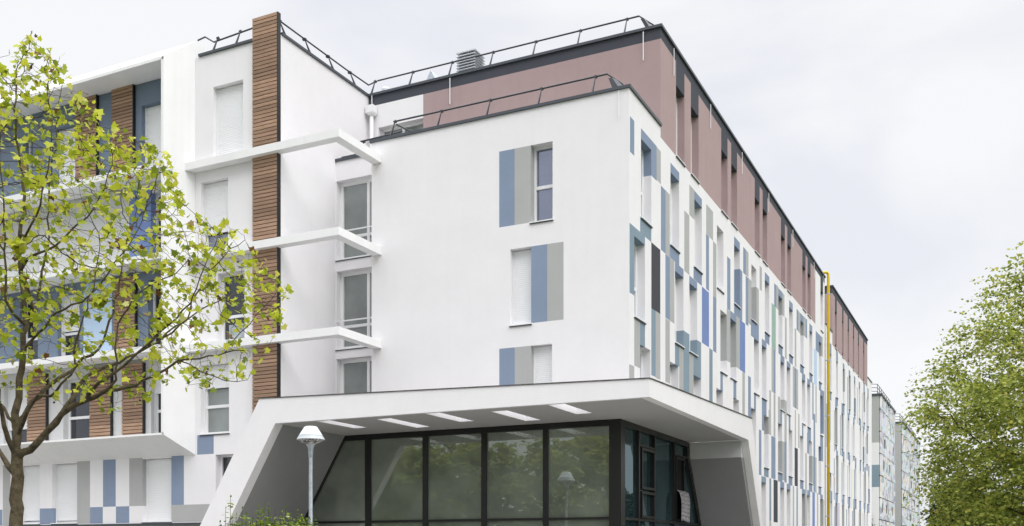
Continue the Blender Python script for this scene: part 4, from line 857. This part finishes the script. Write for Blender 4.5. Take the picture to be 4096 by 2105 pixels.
# leaves on the thin wood, in loose tufts
thin = [i for i in range(len(spos), len(pos)) if rad[i] < 0.0052] 
tips = [i for i in thin if not chn[i]]
lp_, ld_, ls_ = [], [], []
for i in tips:
    n = rng.integers(1, 4)
    for _ in range(n):
        d = pos[i]-pos[par[i]]; d = d/np.linalg.norm(d)+rng.normal(0,0.75,3)+np.array([0,0,-0.25]); lp_.append(pos[i]+rng.normal(0,0.035,3)); ld_.append(d); ls_.append(rng.uniform(0.052,0.118))
for i in thin:
    if rng.random() < 0.28:
        d = rng.normal(0,1,3)+np.array([0,0,-0.3]); lp_.append(pos[i]+rng.normal(0,0.03,3)); ld_.append(d); ls_.append(rng.uniform(0.045,0.10))
lv_ = palm_leaves(np.array(lp_), np.array(ld_), np.array(ls_), rng)
np_mesh('crown', lv_, len(PALM), 'leaf', pt_)
for i in rng.choice(tips, 16, replace=False):
    c = pos[i]+np.array([0,0,-0.12]); mb = MB(); mb.lathe(tuple(c), [(0.0,-0.016),(0.011,-0.011),(0.016,0),(0.011,0.011),(0,0.016)], 8); mb.tube([tuple(c), tuple(pos[i])], 0.0015, 3); mb.build('seed_ball', 'bark2', pt_, True)

# ---- broad trees with small leaves
OV = np.array([(0,0),(0.30,0.22),(0.33,0.52),(0.0,1.0),(-0.33,0.52),(-0.30,0.22)])
def oval_leaves(p, d, s, rng, up=1.6):
    n = len(p); d = norm(d); side = norm(np.cross(d, norm(rng.normal(0,0.55,(n,3))+np.array([0,0,up])))); nrm = np.cross(side, d)
    out = np.zeros((n,6,3)); curl = rng.uniform(-0.2,0.6,n)
    for j,(x,y) in enumerate(OV): out[:,j] = p+side*(x*s)[:,None]+d*(y*s)[:,None]-nrm*((abs(x)*0.5+y*y*0.35)*s*curl)[:,None]
    return out.reshape(-1,3)
def crown_tree(root, c, rx, rz, nattr, nleaf, seed, leaf, lsize, trunk_r, clear=1.2, cone=0.0, step=0.34, spread=0.30):
    """trunk, limbs grown into a lumpy crown, and leaf sprays hung along the outer twigs"""
    r = np.random.default_rng(seed); c = np.array(c, float); a = []
    lump = norm(r.normal(0,1,(26,3))); la = r.uniform(-0.30,0.16,26)
    while len(a) < nattr:
        q = r.uniform(-1,1,3); L = np.linalg.norm(q)
        if c[2]+q[2]*rz < 1.3: continue
        if L > 1 or L < 0.25: continue
        w = 1+ (la*np.exp(6*((lump@(q/L))-1))).sum()
        k = 1-cone*max(0,q[2]); a.append(c+q*np.array([rx*k*w,rx*k*w,rz*w]))
    sp, sp_r, srr = [], [], {}
    z = 0.0; last = -1; x0 = np.array([c[0],c[1],0.0])
    while z < c[2]+rz*0.45:
        sp.append(x0+np.array([0.06*math.sin(z*1.1),0.06*math.cos(z*0.9),z])); sp_r.append(last); last = len(sp)-1; srr[last] = trunk_r*(1-0.75*z/(c[2]+rz)); z += 0.35
    p, pa = grow(sp, sp_r, a, step, step*1.35, 3.2, 60, r, 0.03)
    bg_, sm_, rd, ch = tree_tubes(p, pa, 0.007, 2.3, trunk_r, srr)
    join_wood(bg_, sm_, ['bark2', 'bark2'], root)
    th = np.array([i for i in range(len(sp), len(p)) if rd[i] < 0.032])
    ns = nleaf//9; b = r.choice(th, ns)
    d0 = norm(p[b]-p[pa[b]])+norm(p[b]-c)*0.6+r.normal(0,0.5,(ns,3)); d0[:,2] *= 0.45; d0 = norm(d0)
    P0 = p[b]+r.normal(0,step*0.35,(ns,3)); Ls = r.uniform(0.35,1.0,ns)*spread*2.4
    lps, lds = [], []
    for k in range(9):
        s = (k+0.5)/9; sag = np.zeros((ns,3)); sag[:,2] = -0.28*s*s*Ls
        q = P0+d0*(Ls*s)[:,None]+sag; sd = np.cross(d0, np.array([0,0,1.0]))*(1 if k % 2 else -1)
        lps.append(q+r.normal(0,0.02,(ns,3))); lds.append(sd+d0*0.7+r.normal(0,0.35,(ns,3))+np.array([0,0,-0.25]))
    lps = np.concatenate(lps); lds = np.concatenate(lds)
    o = np_mesh('crown', oval_leaves(lps, lds, r.uniform(lsize*0.7,lsize*1.25,len(lps)), r, 0.7), 6, leaf, root)
    return root
def ground_pt(lat, dep): q = FWD*dep+RGT*lat; return float(q[0]), float(q[1])
gx, gy = ground_pt(17.5, 28.0)
rt = thing('broadleaf_tree', 'tall green broadleaf tree at the right edge, leaning over the far towers', 'tree', (gx, gy, 0))
crown_tree(rt, (gx, gy, 3.8), 7.3, 6.5, 2100, 125000, 5, 'leaf2', 0.105, 0.26, cone=0.42, spread=0.5)
def copy_tree(src, loc, label, s, rot):
    o = src.copy(); COL.objects.link(o); o.location = loc; o.rotation_euler = (0,0,rot); o.scale = (s,s,s); o['label'] = label
    for ch in src.children:
        c = ch.copy(); COL.objects.link(c); c.parent = o
    return o
gx3, gy3 = ground_pt(24.5, 37.0)
copy_tree(rt, (gx3, gy3, 0), 'green broadleaf tree behind the tall right-edge tree, showing only at the frame corner', 0.95, 2.0)
gx2, gy2 = ground_pt(18.9, 41.0)
dt = thing('evergreen_tree', 'dark green tree low behind the right tree', 'tree', (gx2, gy2, 0))
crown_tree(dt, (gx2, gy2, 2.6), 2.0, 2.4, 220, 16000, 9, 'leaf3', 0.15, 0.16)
# ---- trees across the street behind the viewer, seen mirrored in the entrance glass
mt = thing('street_tree', 'dark leafy tree mirrored in the middle panes of the glazed entrance', 'tree', (-23, -9, 0), 'trees across the street')
crown_tree(mt, (-23, -9, 4.8), 6.2, 5.2, 600, 46000, 21, 'leaf2', 0.27, 0.24, step=0.5, spread=0.5)
for loc, lab, s, r_ in [((-33,-7,0), 'leafy tree mirrored in the left panes of the glazed entrance', 0.95, 1.0), ((-15.5,-12,0), 'leafy tree mirrored in the right-hand pane of the entrance', 0.85, 2.2), ((-43,-12,0), 'leafy tree across the street, leftmost of its row', 1.1, 3.9)]:
    copy_tree(mt, loc, lab, s, r_)

# ---- shrub in front of the porch leg
def spx(x, y, dz=0.0):
    t = 18.0+dz; return FWD*t+RGT*((x-2048)/3998*t)+np.array([0,0,(2203-y)/3998*t+1.6])
c0 = spx(1085, 2203); sh = thing('shrub', 'leafy green shrub with upright shoots at the foot of the porch leg', 'shrub', (float(c0[0]), float(c0[1]), 0))
tops = [(922,1990,.2),(902,2035,0),(968,2035,-.2),(985,2060,.1),(1033,2030,.1),(1056,2022,-.1),(1075,2020,.2),(1100,2045,-.2),(1128,2050,0),(1143,2032,.2),(1160,2060,-.1),(1190,2045,.1),(1205,2065,-.2),(1230,2095,.1),(1258,2055,.2),(1010,2065,.3),(945,2060,.3),(1120,2075,.3),(1040,2070,-.3),(880,2090,.1),(1180,2085,.3)]
r4 = np.random.default_rng(3); tops += [(r4.uniform(900,1240), r4.uniform(2075,2130), r4.uniform(-.5,.5)) for _ in range(120)]
st, lps, lds, lss = MB(), [], [], []
for x, y, dz in tops:
    tp = spx(x, y, dz); b = np.array([c0[0]+(tp[0]-c0[0])*0.55+r4.normal(0,.08), c0[1]+(tp[1]-c0[1])*0.55+r4.normal(0,.08), 0.0]); n = 14
    pts = [b+(tp-b)*(k/n)+np.array([(tp[0]-b[0])*0.35*math.sin(math.pi*k/n), (tp[1]-b[1])*0.35*math.sin(math.pi*k/n), 0]) for k in range(n+1)]
    st.tube(pts, [0.012*(1-0.75*k/n) for k in range(n+1)], 5, cap=False)
    Ltot = np.linalg.norm(tp-b); m = int(Ltot/0.055)
    for k in range(m):
        s = k/m
        if s < 0.25: continue
        q = b+(tp-b)*s+np.array([(tp[0]-b[0])*0.35*math.sin(math.pi*s), (tp[1]-b[1])*0.35*math.sin(math.pi*s), 0]); an = k*2.4+r4.normal(0,.3)
        for u in (0, math.pi):
            if r4.random() < 0.15: continue
            lps.append(q); lds.append([math.cos(an+u), math.sin(an+u), 0.25-0.5*r4.random()]); lss.append(r4.uniform(0.08,0.14)*(1.15-0.5*s**6))
    lps.append(tp); lds.append([0.3,0,1]); lss.append(0.05)
st.build('stems', 'bark2', sh, True)
np_mesh('foliage', oval_leaves(np.array(lps), np.array(lds), np.array(lss), r4, 1.2), 6, 'leaf4', sh)

# ---- bare climber on the near tower's end wall
cv = MB(); r5 = random.Random(8); bp = []
for du, h in ((-0.5, 10.2), (-1.1, 11.0), (-0.2, 7.5), (-1.6, 6.0)):
    pts = [(-13.9-0.4+du*0.3, 132.85, 0)]
    z = 0
    while z < h: z += 0.8; pts.append((-13.9-0.4+du*(0.3+z/h)+r5.uniform(-.12,.12)-0.9*(z/h)**2, 132.85, z)); bp.append(pts[-1])
    cv.tube(pts, 0.045, 5)
vine = cv.build('climbing_vine', 'bark2', None); tag(vine, 'thin bare climber on the end wall of the nearest tower', 'climber')
q = np.array([p for p in bp for _ in range(3)]); rv = np.random.default_rng(2)
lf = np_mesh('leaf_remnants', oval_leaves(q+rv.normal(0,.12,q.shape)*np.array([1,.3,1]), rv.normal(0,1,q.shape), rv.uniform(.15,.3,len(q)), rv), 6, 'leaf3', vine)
